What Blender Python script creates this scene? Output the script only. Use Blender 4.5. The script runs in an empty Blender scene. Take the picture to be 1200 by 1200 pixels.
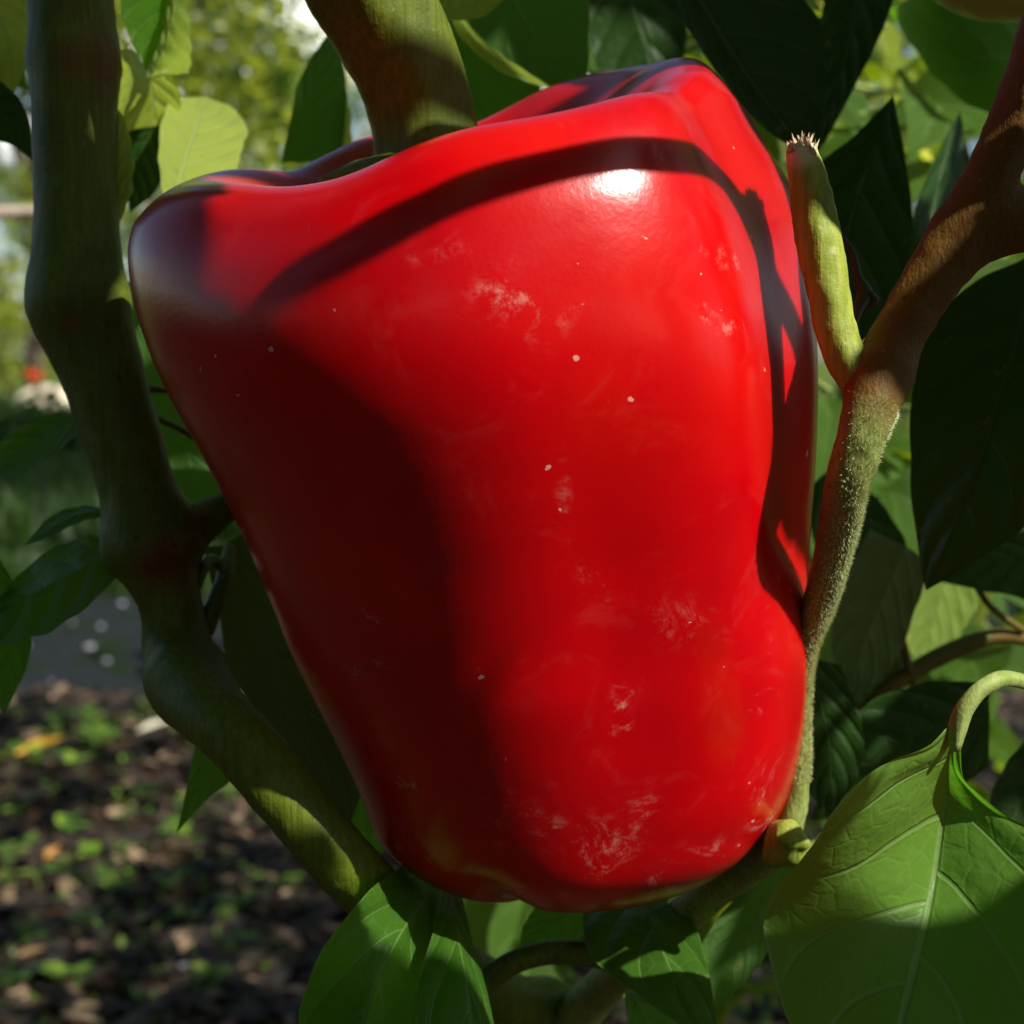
import bpy, bmesh, math, random
import numpy as np
from mathutils import Vector, Matrix, noise
random.seed(7)
S = bpy.context.scene
COL = S.collection
rad = math.radians

# ------------------------------------------------------------------ camera
F = 1743.0                       # focal length in pixels of the 1200 px frame
CAM = Vector((0, 0, 0.38))
PITCH = rad(5.9)
RIGHT = Vector((1, 0, 0))
FWD = Vector((0, math.cos(PITCH), -math.sin(PITCH)))
UP = Vector((0, math.sin(PITCH), math.cos(PITCH)))
cd = bpy.data.cameras.new('camera'); cam = bpy.data.objects.new('camera', cd); COL.objects.link(cam)
cam.location = CAM; cam.rotation_euler = (rad(90) - PITCH, 0, 0)
cd.sensor_width = 36; cd.lens = 36 * F / 1200
cd.clip_start = 0.005; cd.clip_end = 500
cd.dof.use_dof = True; cd.dof.focus_distance = 0.150; cd.dof.aperture_fstop = 36
S.camera = cam

# ------------------------------------------------------------------ sky, sun, exposure
SUN = Vector((0.59, -0.44, 0.67)).normalized()
w = bpy.data.worlds.new('World'); S.world = w; w.use_nodes = True
nt = w.node_tree; nt.nodes.clear()
sky = nt.nodes.new('ShaderNodeTexSky'); sky.sky_type = 'NISHITA'; sky.sun_disc = False
sky.sun_elevation = math.asin(SUN.z); sky.sun_rotation = math.atan2(SUN.x, SUN.y)
bg = nt.nodes.new('ShaderNodeBackground'); bg.inputs[1].default_value = 0.07
wo = nt.nodes.new('ShaderNodeOutputWorld')
nt.links.new(sky.outputs[0], bg.inputs[0]); nt.links.new(bg.outputs[0], wo.inputs[0])
sl = bpy.data.lights.new('sun', 'SUN'); sl.energy = 5.0; sl.angle = rad(0.53); sl.color = (1, .95, .86)
so = bpy.data.objects.new('sun', sl); COL.objects.link(so)
so.rotation_euler = SUN.to_track_quat('Z', 'Y').to_euler(); so.location = (3, -2, 5)
S.view_settings.view_transform = 'Standard'; S.view_settings.look = 'None'
S.view_settings.exposure = 0.6; S.view_settings.gamma = 1
S.render.engine = 'CYCLES'
S.cycles.max_bounces = 8; S.cycles.transparent_max_bounces = 12
S.cycles.sample_clamp_indirect = 6

# ------------------------------------------------------------------ helpers
def P(px, py, d):
    return CAM + RIGHT * ((px - 600) / F * d) + UP * ((600 - py) / F * d) + FWD * d

def tag(o, label=None, cat=None, group=None, kind=None):
    for k, v in (('label', label), ('category', cat), ('group', group), ('kind', kind)):
        if v: o[k] = v
    return o

def empty(name, loc, parent=None):
    o = bpy.data.objects.new(name, None); o.empty_display_size = .02; COL.objects.link(o)
    o.location = loc
    if parent: o.parent = parent
    return o

def wloc(o):
    l = Vector(o.location)
    while o.parent: o = o.parent; l += Vector(o.location)
    return l

def obj(name, verts, faces, mat, parent=None, origin=None, uv=None, smooth=True, attrs=None):
    """verts are world positions; the object's origin is put at `origin`."""
    if origin is None: origin = Vector(verts[0])
    me = bpy.data.meshes.new(name)
    me.from_pydata([tuple(Vector(v) - origin) for v in verts], [], faces)
    if uv is not None:
        l = me.uv_layers.new(name='UVMap')
        idx = np.zeros(len(me.loops), dtype=np.int32); me.loops.foreach_get('vertex_index', idx)
        l.data.foreach_set('uv', np.asarray(uv, dtype=np.float32)[idx].ravel())
    if smooth: me.polygons.foreach_set('use_smooth', [True] * len(me.polygons))
    if attrs:
        for an, vals in attrs.items():
            a = me.attributes.new(an, 'FLOAT', 'POINT'); a.data.foreach_set('value', vals)
    me.materials.append(mat); me.update()
    o = bpy.data.objects.new(name, me); COL.objects.link(o)
    if parent:
        o.parent = parent; o.location = origin - wloc(parent)
    else: o.location = origin
    return o

def cr(pts, n):
    """Catmull-Rom resample of a list of equal length tuples, by chord length, n samples."""
    A = np.array([list(p) for p in pts], float)
    if len(A) == 1: return np.repeat(A, n, 0)
    seg = np.linalg.norm(np.diff(A[:, :min(3, A.shape[1])], axis=0), axis=1) + 1e-9
    t = np.concatenate([[0], np.cumsum(seg)]); t /= t[-1]
    m = np.zeros_like(A)
    m[1:-1] = (A[2:] - A[:-2]) / (t[2:] - t[:-2])[:, None]
    m[0] = (A[1] - A[0]) / (t[1] - t[0]); m[-1] = (A[-1] - A[-2]) / (t[-1] - t[-2])
    q = np.linspace(0, 1, n); out = []
    for x in q:
        i = min(max(np.searchsorted(t, x, side='right') - 1, 0), len(t) - 2)
        h = t[i + 1] - t[i]; s = (x - t[i]) / h
        out.append((2*s**3 - 3*s**2 + 1) * A[i] + (s**3 - 2*s**2 + s) * h * m[i]
                   + (-2*s**3 + 3*s**2) * A[i+1] + (s**3 - s**2) * h * m[i+1])
    return np.array(out)

# ------------------------------------------------------------------ materials
class N:
    def __init__(s, name):
        s.m = bpy.data.materials.new(name); s.m.use_nodes = True
        s.t = s.m.node_tree; s.t.nodes.clear(); s.out = s.t.nodes.new('ShaderNodeOutputMaterial')
    def n(s, typ, ins=None, **kw):
        x = s.t.nodes.new('ShaderNode' + typ)
        for k, v in kw.items(): setattr(x, k, v)
        for k, v in (ins or {}).items(): s.set(x.inputs[k], v)
        return x
    def set(s, sock, v):
        if isinstance(v, bpy.types.NodeSocket): s.t.links.new(v, sock)
        elif isinstance(v, bpy.types.Node): s.t.links.new(v.outputs[0], sock)
        else: sock.default_value = v
    def math(s, op, a, b=None, c=None, clamp=False):
        x = s.t.nodes.new('ShaderNodeMath'); x.operation = op; x.use_clamp = clamp
        s.set(x.inputs[0], a)
        if b is not None: s.set(x.inputs[1], b)
        if c is not None: s.set(x.inputs[2], c)
        return x.outputs[0]
    def ramp(s, f, stops, interp='LINEAR'):
        x = s.t.nodes.new('ShaderNodeValToRGB'); s.set(x.inputs[0], f); cr_ = x.color_ramp; cr_.interpolation = interp
        while len(cr_.elements) < len(stops): cr_.elements.new(.5)
        for e, (p, c) in zip(cr_.elements, stops):
            e.position = p; e.color = (*c, 1) if len(c) == 3 else c
        return x.outputs[0]
    def step(s, f, a, b, lo=0., hi=1.):
        x = s.t.nodes.new('ShaderNodeMapRange'); x.interpolation_type = 'SMOOTHSTEP'
        s.set(x.inputs[0], f); x.inputs[1].default_value = a; x.inputs[2].default_value = b
        x.inputs[3].default_value = lo; x.inputs[4].default_value = hi
        return x.outputs[0]
    def mix(s, f, a, b, blend='MIX'):
        x = s.t.nodes.new('ShaderNodeMix'); x.data_type = 'RGBA'; x.blend_type = blend
        s.set(x.inputs[0], f); s.set(x.inputs[6], a if not isinstance(a, tuple) else (*a, 1)); s.set(x.inputs[7], b if not isinstance(b, tuple) else (*b, 1))
        return x.outputs[2]
    def noise(s, vec, scale, detail=3, rough=.55, dist=0):
        x = s.n('TexNoise', {'Vector': vec, 'Scale': scale, 'Detail': detail, 'Roughness': rough, 'Distortion': dist})
        return x.outputs[0]
    def mapping(s, vec, scale=(1,1,1), rot=(0,0,0), loc=(0,0,0)):
        return s.n('Mapping', {'Vector': vec, 'Scale': scale, 'Rotation': rot, 'Location': loc}).outputs[0]
    def bump(s, h, dist, strength=1., prev=None):
        i = {'Height': h, 'Distance': dist, 'Strength': strength}
        if prev is not None: i['Normal'] = prev
        return s.n('Bump', i).outputs[0]
    def finish(s, sh):
        s.set(s.out.inputs[0], sh); return s.m

def pepper_mat():
    k = N('red_pepper_skin'); co = k.n('TexCoord').outputs['Object']
    sep = k.n('SeparateXYZ', {0: co})
    big = k.noise(co, 38, 3)
    col = k.ramp(big, [(.28, (.36, .0, .003)), (.52, (.47, .0, .0025)), (.75, (.54, .004, .001))])
    # a little unripe tint left on the top of the left lobe
    mt = k.math('MULTIPLY', k.step(k.math('ADD', sep.outputs[0], k.math('MULTIPLY', k.noise(co, 120, 3), .010)), -.016, -.028),
                k.step(sep.outputs[2], .033, .041))
    col = k.mix(k.math('MULTIPLY', mt, .4), col, (.34, .17, .012))
    # pale dry specks: spots with rings
    wv = k.n('VectorMath', {0: co, 1: k.n('VectorMath', {0: k.n('TexNoise', {'Vector': co, 'Scale': 900., 'Detail': 2.}).outputs['Color'], 'Scale': .0011}, operation='SCALE').outputs[0]}, operation='ADD').outputs[0]
    v = k.n('TexVoronoi', {'Vector': wv, 'Scale': 260.}, feature='F1')
    rnd = k.n('SeparateColor', {0: v.outputs['Color']}).outputs[0]
    size = k.step(rnd, .50, 1.0, 0.0, .046)
    dot = k.math('MULTIPLY', k.math('LESS_THAN', v.outputs['Distance'], size), k.step(k.noise(co, 90, 2), .42, .60))
    v2 = k.n('TexVoronoi', {'Vector': wv, 'Scale': 760.}, feature='F1')
    rnd2 = k.n('SeparateColor', {0: v2.outputs['Color']}).outputs[0]
    low = k.n('Attribute', attribute_name='marks').outputs['Fac']      # where scars and dirt sit
    dens = k.math('ADD', k.math('MULTIPLY', low, .34), .055)
    dot2 = k.math('MULTIPLY', k.math('LESS_THAN', v2.outputs['Distance'], .20),
                  k.math('GREATER_THAN', k.math('ADD', rnd2, k.math('MULTIPLY', dens, k.step(k.noise(co, 75, 3), .42, .66))), 1.015))
    # scuffs: stretched noise, thresholded, broken up
    sm = k.mapping(co, (1., 1., .16), (0, rad(-9), 0))
    sc = k.step(k.noise(sm, 900, 4, .7), .635, .74)
    scm = k.step(k.noise(co, 70, 4, .6, .3), .60, .72)
    scuff = k.math('MULTIPLY', k.math('MULTIPLY', sc, scm), k.math('ADD', low, .42, clamp=True))
    pt = k.math('MULTIPLY', k.step(k.noise(co, 170, 6, .72, .6), .50, .66), k.math('MULTIPLY', low, .55))
    pm = k.math('MULTIPLY', pt, k.step(k.noise(co, 700, 3, .7), .38, .62))
    film = k.math('MULTIPLY', k.step(k.noise(co, 130, 5, .7, .8), .52, .75), .02)
    d = k.math('MAXIMUM', k.math('MULTIPLY', dot, .30), k.math('MULTIPLY', dot2, .5))
    d = k.math('MAXIMUM', d, k.math('MULTIPLY', scuff, .42)); d = k.math('MAXIMUM', d, pm); d = k.math('MAXIMUM', d, film)
    col = k.mix(d, col, (.72, .50, .42))
    h = k.math('ADD', k.math('MULTIPLY', k.noise(co, 90, 2), .6), k.math('MULTIPLY', k.noise(co, 1700, 3), .09))
    nb = k.bump(h, .0008, .28)
    rough = k.math('ADD', k.math('MULTIPLY', k.noise(co, 260, 4), .12), k.math('ADD', k.math('MULTIPLY', d, .45), .17))
    b = k.n('BsdfPrincipled', {'Base Color': col, 'Roughness': .34, 'Normal': nb, 'IOR': 1.45,
            'Subsurface Weight': .35, 'Subsurface Scale': .004, 'Subsurface Radius': (1., .06, .03),
            'Specular IOR Level': .05, 'Coat Weight': 1., 'Coat Roughness': rough, 'Coat IOR': 1.38, 'Coat Normal': nb})
    return k.finish(b)

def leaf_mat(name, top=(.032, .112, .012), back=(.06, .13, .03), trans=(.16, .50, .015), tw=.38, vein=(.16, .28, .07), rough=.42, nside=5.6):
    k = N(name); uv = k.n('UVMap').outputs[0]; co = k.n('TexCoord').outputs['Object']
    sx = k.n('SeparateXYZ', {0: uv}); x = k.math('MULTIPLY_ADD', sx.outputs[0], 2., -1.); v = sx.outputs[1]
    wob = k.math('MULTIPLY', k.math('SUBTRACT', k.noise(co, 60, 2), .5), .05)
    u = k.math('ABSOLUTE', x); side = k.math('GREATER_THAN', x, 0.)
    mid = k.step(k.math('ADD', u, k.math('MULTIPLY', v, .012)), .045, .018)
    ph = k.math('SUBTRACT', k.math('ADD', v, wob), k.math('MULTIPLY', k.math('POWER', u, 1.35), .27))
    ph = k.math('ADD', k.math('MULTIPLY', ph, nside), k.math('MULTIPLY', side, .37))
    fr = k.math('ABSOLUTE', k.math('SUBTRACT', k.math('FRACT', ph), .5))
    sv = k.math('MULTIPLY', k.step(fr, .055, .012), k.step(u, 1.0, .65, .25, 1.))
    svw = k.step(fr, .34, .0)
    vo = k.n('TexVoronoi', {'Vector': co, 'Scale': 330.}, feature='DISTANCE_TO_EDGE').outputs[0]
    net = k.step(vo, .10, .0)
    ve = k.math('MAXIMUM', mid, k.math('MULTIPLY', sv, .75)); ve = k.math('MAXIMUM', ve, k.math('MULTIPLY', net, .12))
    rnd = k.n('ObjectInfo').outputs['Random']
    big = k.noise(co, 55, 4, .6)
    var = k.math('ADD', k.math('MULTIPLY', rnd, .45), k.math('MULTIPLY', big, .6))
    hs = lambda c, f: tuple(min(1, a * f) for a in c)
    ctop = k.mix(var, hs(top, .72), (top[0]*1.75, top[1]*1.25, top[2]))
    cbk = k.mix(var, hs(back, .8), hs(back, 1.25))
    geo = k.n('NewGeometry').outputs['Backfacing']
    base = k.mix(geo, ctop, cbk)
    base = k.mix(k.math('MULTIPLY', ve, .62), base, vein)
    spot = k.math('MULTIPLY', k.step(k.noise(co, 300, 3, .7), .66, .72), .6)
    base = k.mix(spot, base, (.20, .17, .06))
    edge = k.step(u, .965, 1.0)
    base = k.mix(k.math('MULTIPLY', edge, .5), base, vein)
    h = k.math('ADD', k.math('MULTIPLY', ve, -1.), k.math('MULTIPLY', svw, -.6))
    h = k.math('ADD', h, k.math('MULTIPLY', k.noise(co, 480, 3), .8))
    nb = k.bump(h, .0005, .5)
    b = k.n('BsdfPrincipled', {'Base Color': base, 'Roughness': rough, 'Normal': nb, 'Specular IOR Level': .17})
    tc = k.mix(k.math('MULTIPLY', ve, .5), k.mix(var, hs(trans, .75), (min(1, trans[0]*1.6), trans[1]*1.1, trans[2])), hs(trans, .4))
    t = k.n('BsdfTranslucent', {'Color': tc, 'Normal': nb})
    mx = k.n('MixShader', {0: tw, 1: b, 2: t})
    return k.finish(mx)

def stem_mat(name, a=(.068, .098, .006), b_=(.11, .145, .012), brown=(.13, .035, .012), br=.0, stretch=(1, 1, .06), scale=1600, rough=.5):
    k = N(name); co = k.n('TexCoord').outputs['Object']
    m = k.mapping(co, stretch)
    st = k.noise(m, scale, 3, .6); big = k.noise(co, 70, 4, .6)
    col = k.mix(k.step(st, .3, .7), a, b_)
    col = k.mix(k.math('MULTIPLY', k.step(big, .42, .7), .45), col, (a[0]*.55, a[1]*.6, a[2]*.7))
    att = k.n('Attribute', attribute_name='brown').outputs['Fac']
    bm_ = k.math('ADD', k.math('MULTIPLY', att, k.step(k.noise(co, 220, 3, .6), .1, .7, .35, 1.)), k.math('MULTIPLY', k.step(big, .35, .62), br), clamp=True)
    col = k.mix(bm_, col, brown)
    v = k.n('TexVoronoi', {'Vector': co, 'Scale': 420.})
    rr = k.n('SeparateColor', {0: v.outputs['Color']}).outputs[0]
    dots = k.math('MULTIPLY', k.math('LESS_THAN', v.outputs['Distance'], .13), k.math('GREATER_THAN', rr, .72))
    col = k.mix(k.math('MULTIPLY', dots, .6), col, (.03, .015, .006))
    pal = k.math('MULTIPLY', k.step(k.noise(co, 1500, 2), .66, .74), .22)
    col = k.mix(pal, col, (.4, .36, .2))
    h = k.math('ADD', st, k.math('MULTIPLY', k.noise(co, 1300, 3, .7), .7))
    nb = k.bump(h, .0004, .4)
    return k.finish(k.n('BsdfPrincipled', {'Base Color': col, 'Roughness': rough, 'Normal': nb, 'Specular IOR Level': .22,
        'Subsurface Weight': .1, 'Subsurface Scale': .002, 'Subsurface Radius': (.6, 1, .2)}))

M_PEP = pepper_mat()
M_LEAF = leaf_mat('pepper_leaf_green')
M_STEM = stem_mat('green_stem_skin')

# ================================================================== THE RED PEPPER
K = 0.0001; D0 = F * K                     # one pixel is 0.1 mm on the plane of the pepper's axis
OUT = [(180, 215, 925), (215, 176, 935), (250, 158, 941), (300, 147, 948), (350, 152, 955), (400, 168, 958), (450, 190, 958), (500, 213, 957),
       (550, 240, 956), (600, 268, 954), (650, 290, 950), (700, 312, 948), (750, 331, 947), (800, 355, 946), (850, 380, 944),
       (900, 403, 938), (950, 425, 922), (980, 441, 903), (1005, 462, 876), (1025, 487, 848)]
OY = np.array([o[0] for o in OUT], float); OL = np.array([o[1] for o in OUT], float); OR = np.array([o[2] for o in OUT], float)
# profile: (radius fraction, row) from the calyx over the rim and down to the blossom end
PROF = [(.0, 225), (.10, 228), (.2, 222), (.32, 190), (.44, 154), (.55, 122), (.64, 103), (.73, 100), (.81, 112), (.88, 138), (.935, 174), (.97, 218),
        (.99, 260), (1.0, 305), (1.0, 352), (.988, 400), (.962, 450), (.93, 500), (.895, 550), (.858, 600), (.825, 650), (.795, 700), (.770, 750), (.738, 800),
        (.705, 850), (.668, 900), (.620, 950), (.578, 980), (.518, 1005), (.45, 1026), (.375, 1043), (.26, 1058), (.15, 1060), (.06, 1050), (.0, 1044)]
MIDP = np.polyfit(OY - 600, (OL + OR) / 2, 4)
def bumpf(phi, c, wd):
    d = (phi - c + 180) % 360 - 180
    return math.exp(-(d / wd) ** 2)
def build_pepper():
    NA, NP = 320, 260
    prof = cr([(r * 400, y) for r, y in PROF], NP)
    TILT = rad(12)
    V = np.zeros((NP, NA, 3))          # camera frame: X right, Y up, Z depth (all metres)
    for i in range(NP):
        r, y0 = prof[i]; r = max(r, 0) / 400; h = (1065 - y0) / 975
        rimw = math.exp(-((h - .98) / .15) ** 2) * min(1, r / .45); rimb = math.exp(-((h - .98) / .36) ** 2) * min(1, r / .45); rimm = math.exp(-((h - .98) / .27) ** 2) * min(1, r / .45)
        top = max(0, min(1, (h - .25) / .5)); top = top * top * (3 - 2 * top)
        inner = min(1, r / .8) ** 1.5 if h > .8 else 1
        low = math.exp(-(h / .10) ** 2) * min(1, r / .25); t2 = max(0, min(1, (h - .55) / .4)) ** 2
        for j in range(NA):
            ph = 360 * j / NA
            g = (.10 * bumpf(ph, 31, 18) * (.26 + .74 * top) + .075 * bumpf(ph, 130, 26) * t2
                 + .11 * bumpf(ph, 215, 17) * (.4 + .6 * top) + .12 * bumpf(ph, 262, 16) * (.4 + .6 * top))
            g += .022 * bumpf(ph, 78, 12) * math.exp(-((h - .45) / .25) ** 2)
            g = g * inner + low * (.03 * bumpf(ph, 116, 16) - .06 * bumpf(ph, 0, 50) - .09 * bumpf(ph, 170, 45))
            rr = 400 * r * (1 - g) * (1 - .024 * math.cos(rad(4 * (ph - 74))) * bumpf(ph, 70, 42))
            dh = ((14 * bumpf(ph, 0, 40) + 12 * bumpf(ph, -45, 40)
                  - 20 * bumpf(ph, 32, 14) - 12 * bumpf(ph, 8, 16) - 22 * bumpf(ph, 128, 16) - 14 * bumpf(ph, 215, 14) - 44 * bumpf(ph, 265, 20)) * rimw
                  + (-40 * bumpf(ph, 85, 46) - 20 * bumpf(ph, 172, 42) - 60 * bumpf(ph, 225, 30) - 34 * bumpf(ph, 138, 24) - 40 * bumpf(ph, 110, 17)) * rimm
                  + (-26 * bumpf(ph, 85, 46) - 92 * bumpf(ph, 172, 42)) * rimb)
            dh += low * (-2 * bumpf(ph, 85, 30) + 14 * bumpf(ph, 118, 10) - 12 * bumpf(ph, 165, 36))
            rr -= 62 * bumpf(ph, -2, 40) * math.exp(-((h - .955) / .085) ** 2) * inner
            x = rr * math.cos(rad(ph)); z = rr * .89 * math.sin(rad(ph)); yy = 1065 - y0 + dh
            zc = z * math.cos(TILT) + (yy - 500) * math.sin(TILT); yc = (yy - 500) * math.cos(TILT) - z * math.sin(TILT)
            row = 565 - yc
            X = x + np.polyval(MIDP, min(max(row, 150), 1010) - 600) - 600
            V[i, j] = (X * K, (600 - row) * K, D0 - zc * K)
    pv = V.reshape(-1, 3)              # low order correction for the lens' perspective
    for it in range(3):
        px = 600 + pv[:, 0] / pv[:, 2] * F; py = 600 - pv[:, 1] / pv[:, 2] * F
        ys = np.arange(260, 985, 15.); l = []; r_ = []
        for y in ys:
            m = np.abs(py - y) < 8
            l.append(px[m].min()); r_.append(px[m].max())
        pl = np.polyfit(ys - 600, np.array(l) - np.interp(ys, OY, OL), 5); pr = np.polyfit(ys - 600, np.array(r_) - np.interp(ys, OY, OR), 5)
        y2 = np.clip(py, 260, 985) - 600
        L = np.interp(y2 + 600, ys, l); R = np.interp(y2 + 600, ys, r_); ker = None
        L = np.polyval(np.polyfit(ys - 600, l, 6), y2); R = np.polyval(np.polyfit(ys - 600, r_, 6), y2)
        eL = -np.polyval(pl, y2); eR = -np.polyval(pr, y2)
        s_ = np.clip((px - L) / (R - L), -.1, 1.1)
        pv[:, 0] = (px + eL + (eR - eL) * s_ - 600) / F * pv[:, 2]
    W = [CAM + RIGHT * v[0] + UP * v[1] + FWD * v[2] for v in pv]
    F_ = []
    for i in range(NP - 1):
        for j in range(NA):
            j2 = (j + 1) % NA
            F_.append((i * NA + j, (i + 1) * NA + j, (i + 1) * NA + j2, i * NA + j2))
    return W, F_, pv
PW, PF, PV = build_pepper()
PBASE = P(600, 600, D0)
pep = empty('red_bell_pepper', PBASE)
tag(pep, 'large glossy ripe red bell pepper hanging in the middle between two stems', 'pepper')
MARKS = [(625, 350, 38, 34, .8), (580, 345, 24, 16, .6), (520, 255, 14, 12, .7), (500, 290, 34, 16, .35), (720, 288, 16, 5, .7), (690, 320, 14, 8, .5), (850, 300, 30, 22, .5), (820, 365, 26, 12, .6), (860, 385, 30, 10, .5), (690, 670, 10, 9, .9), (720, 690, 16, 12, .6),
   (730, 835, 9, 50, .9), (705, 990, 30, 22, 1.), (755, 940, 20, 50, .6), (890, 820, 12, 12, 1.), (905, 780, 5, 22, .6), (780, 1030, 60, 14, .9), (700, 1020, 50, 22, .7), (640, 965, 24, 20, .5), (900, 950, 22, 40, .7), (850, 1005, 34, 18, .7),
   (430, 725, 20, 14, .5), (430, 780, 24, 16, .5), (490, 920, 50, 14, .45), (530, 980, 60, 22, .45), (600, 925, 22, 22, .4), (480, 1000, 30, 26, .45), (565, 790, 6, 10, .8), (660, 590, 6, 40, .35), (800, 730, 40, 20, .35), (905, 690, 12, 22, .7), (610, 1045, 26, 8, .6), (930, 690, 16, 30, .3)]
_px = 600 + PV[:, 0] / PV[:, 2] * F; _py = 600 - PV[:, 1] / PV[:, 2] * F; _mk = np.zeros(len(PV))
for mx_, my_, ra_, rb_, st_ in MARKS: _mk = np.maximum(_mk, st_ * np.exp(-(((_px - mx_) / ra_) ** 2 + ((_py - my_) / rb_) ** 2)))
_mk[PV[:, 2] > .185] = 0
body = obj('fruit', PW, PF, M_PEP, pep, origin=PBASE, attrs={'marks': _mk})
from mathutils.bvhtree import BVHTree
PBVH = BVHTree.FromPolygons([tuple(v) for v in PW], PF)
def on_pepper(px, py):
    d_ = (P(px, py, 1.) - CAM).normalized(); return PBVH.ray_cast(CAM, d_)[0]

# ------------------------------------------------------------------ tubes for stems
def sweep(pts, n=None, nr=20, ridge=.05, wob=.06, seed=0, cap=True):
    """pts: (world x, y, z, radius). Returns verts, faces."""
    n = n or max(12, len(pts) * 10)
    C = cr(pts, n); T = np.gradient(C[:, :3], axis=0); T /= np.linalg.norm(T, axis=1)[:, None] + 1e-12
    up = Vector((.2, -.9, .1)); V = []; Fc = []
    for i in range(n):
        t = Vector(T[i]); a = (up - t * up.dot(t)).normalized(); up = a; b = t.cross(a)
        r = C[i, 3]
        for j in range(nr):
            q = 2 * math.pi * j / nr
            p = Vector(C[i, :3]) + (a * math.cos(q) + b * math.sin(q)) * r
            k = 1 + ridge * math.cos(5 * q + 1.3 + seed) + wob * (noise.noise(p * 130 + Vector((seed * 3.1, 0, 0)))) 
            V.append(Vector(C[i, :3]) + (a * math.cos(q) + b * math.sin(q)) * r * k)
    for i in range(n - 1):
        for j in range(nr):
            j2 = (j + 1) % nr; Fc.append((i*nr+j, i*nr+j2, (i+1)*nr+j2, (i+1)*nr+j))
    if cap:
        Fc.append(tuple(range(nr))[::-1]); Fc.append(tuple((n-1)*nr + j for j in range(nr)))
    return V, Fc

def merge(parts):
    V = []; Fc = []
    for v, f in parts:
        o = len(V); V += list(v); Fc += [tuple(i + o for i in q) for q in f]
    return V, Fc

def pts3(l):
    """(px, py, depth, radius in px) -> (x, y, z, r)"""
    out = []
    for px, py, d, r in l:
        p = P(px, py, d); out.append((p.x, p.y, p.z, r * d / F))
    return out

def fused(name, parts, mat, parent, origin, voxel=.0007, spots=(), disp=.00025, smooth_it=6):
    """tubes fused into one skin"""
    V, Fc = merge(parts)
    o = obj(name, V, Fc, mat, None, origin)
    m = o.modifiers.new('r', 'REMESH'); m.mode = 'VOXEL'; m.voxel_size = voxel; m.use_smooth_shade = True
    m2 = o.modifiers.new('s', 'SMOOTH'); m2.iterations = smooth_it; m2.factor = .6
    dg = bpy.context.evaluated_depsgraph_get()
    me = bpy.data.meshes.new_from_object(o.evaluated_get(dg)); me.name = name
    o.modifiers.clear(); old = o.data; o.data = me; bpy.data.meshes.remove(old)
    vals = []; org = Vector(origin)
    for v in me.vertices:
        w_ = v.co + org
        q = noise.noise(w_ * 420) * .6 + noise.noise(w_ * 1100) * .3
        b = 0.
        for c, r_, k in spots:
            d = (w_ - c).length / r_
            if d < 1.3: b = max(b, k * max(0, 1 - d * d * .6)); q += .9 * (k <= 1.) * max(0, 1 - d) * (noise.noise(w_ * 900) + .2)
        vals.append(b); v.co += v.normal * q * disp
    a = me.attributes.new('brown', 'FLOAT', 'POINT'); a.data.foreach_set('value', vals)
    me.polygons.foreach_set('use_smooth', [True] * len(me.polygons))
    if parent: o.parent = parent; o.location = org - wloc(parent)
    return o

# ------------------------------------------------------------------ leaves
def leaf_grid(M, L, R, nv=30, nu=7, cup=.10, blister=.018, wave=.015, seed=0, face=None, ripple=5):
    """M, L, R: world polylines base->tip for midrib and both margins"""
    M = cr(M, nv); L = cr(L, nv); R = cr(R, nv)
    V = []; UV = []; Fc = []; W = np.linalg.norm(R - L, axis=1).max(); ncol = 2 * nu + 1
    T = np.gradient(M, axis=0)
    for i in range(nv):
        v = i / (nv - 1); nrm = Vector(np.cross(R[i] - L[i], T[i]))
        if nrm.length < 1e-12: nrm = Vector((0, -1, 0))
        nrm.normalize(); wid = np.linalg.norm(R[i] - L[i]) / W
        for j in range(ncol):
            u = (j - nu) / nu; E = L[i] if u < 0 else R[i]; au = abs(u)
            p = Vector(M[i] + (E - M[i]) * au)
            ph = (v - .27 * au ** 1.35) * 5.6 + (.37 if u > 0 else 0)
            h = cup * wid * (au ** 1.6 - au) * -1
            h += blister * wid * math.sin(math.pi * au) * (abs(math.sin(math.pi * (ph))) - .5)
            h += wave * wid * au ** 2 * math.sin(v * ripple * 6.28 + seed + (1.7 if u > 0 else 0)) * (1 - v * .5)
            h += .012 * noise.noise(p * 60 + Vector((seed, 0, 0)))
            ee = 1 + .05 * au ** 3 * noise.noise(Vector((v * 9, u * 2 + seed, 0)))
            p = Vector(M[i]) + (p - Vector(M[i])) * ee
            V.append(p + nrm * h * W); UV.append(((u + 1) / 2, v))
    for i in range(nv - 1):
        for j in range(ncol - 1):
            a = i * ncol + j; Fc.append((a, a + 1, a + ncol + 1, a + ncol))
    return V, Fc, UV

def hero(M, L, R, mat=None, parent=None, face='top', name='leaf', d=None, seed=None, nv=34, **kw):
    f = lambda l: [tuple(P(*(q if len(q) == 3 else (*q, d)))) for q in l]
    M, L, R = f(M), f(L), f(R)
    seed = seed if seed is not None else random.random() * 9
    V, Fc, UV = leaf_grid(M, L, R, seed=seed, nv=nv, **kw)
    # which side looks at the lens
    c = sum((Vector(v) for v in V), Vector()) / len(V)
    q = Fc[len(Fc) // 2]; a_, b_, c_ = V[q[0]], V[q[1]], V[q[2]]
    nn = (b_ - a_).cross(c_ - b_); tocam = nn.dot(CAM - c) > 0
    if tocam != (face == 'top'): Fc = [x[::-1] for x in Fc]
    return obj(name, V, Fc, mat or M_LEAF, parent, origin=Vector(M[0]), uv=UV)

def wprof(v, pet=.16):
    if v < pet: return .022 + .0 * v
    x = (v - pet) / (1 - pet)
    return .022 + (math.sin(math.pi * min(1, x ** .72)) ** .9 * (1 - x) ** .18 if x < 1 else 0)

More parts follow.
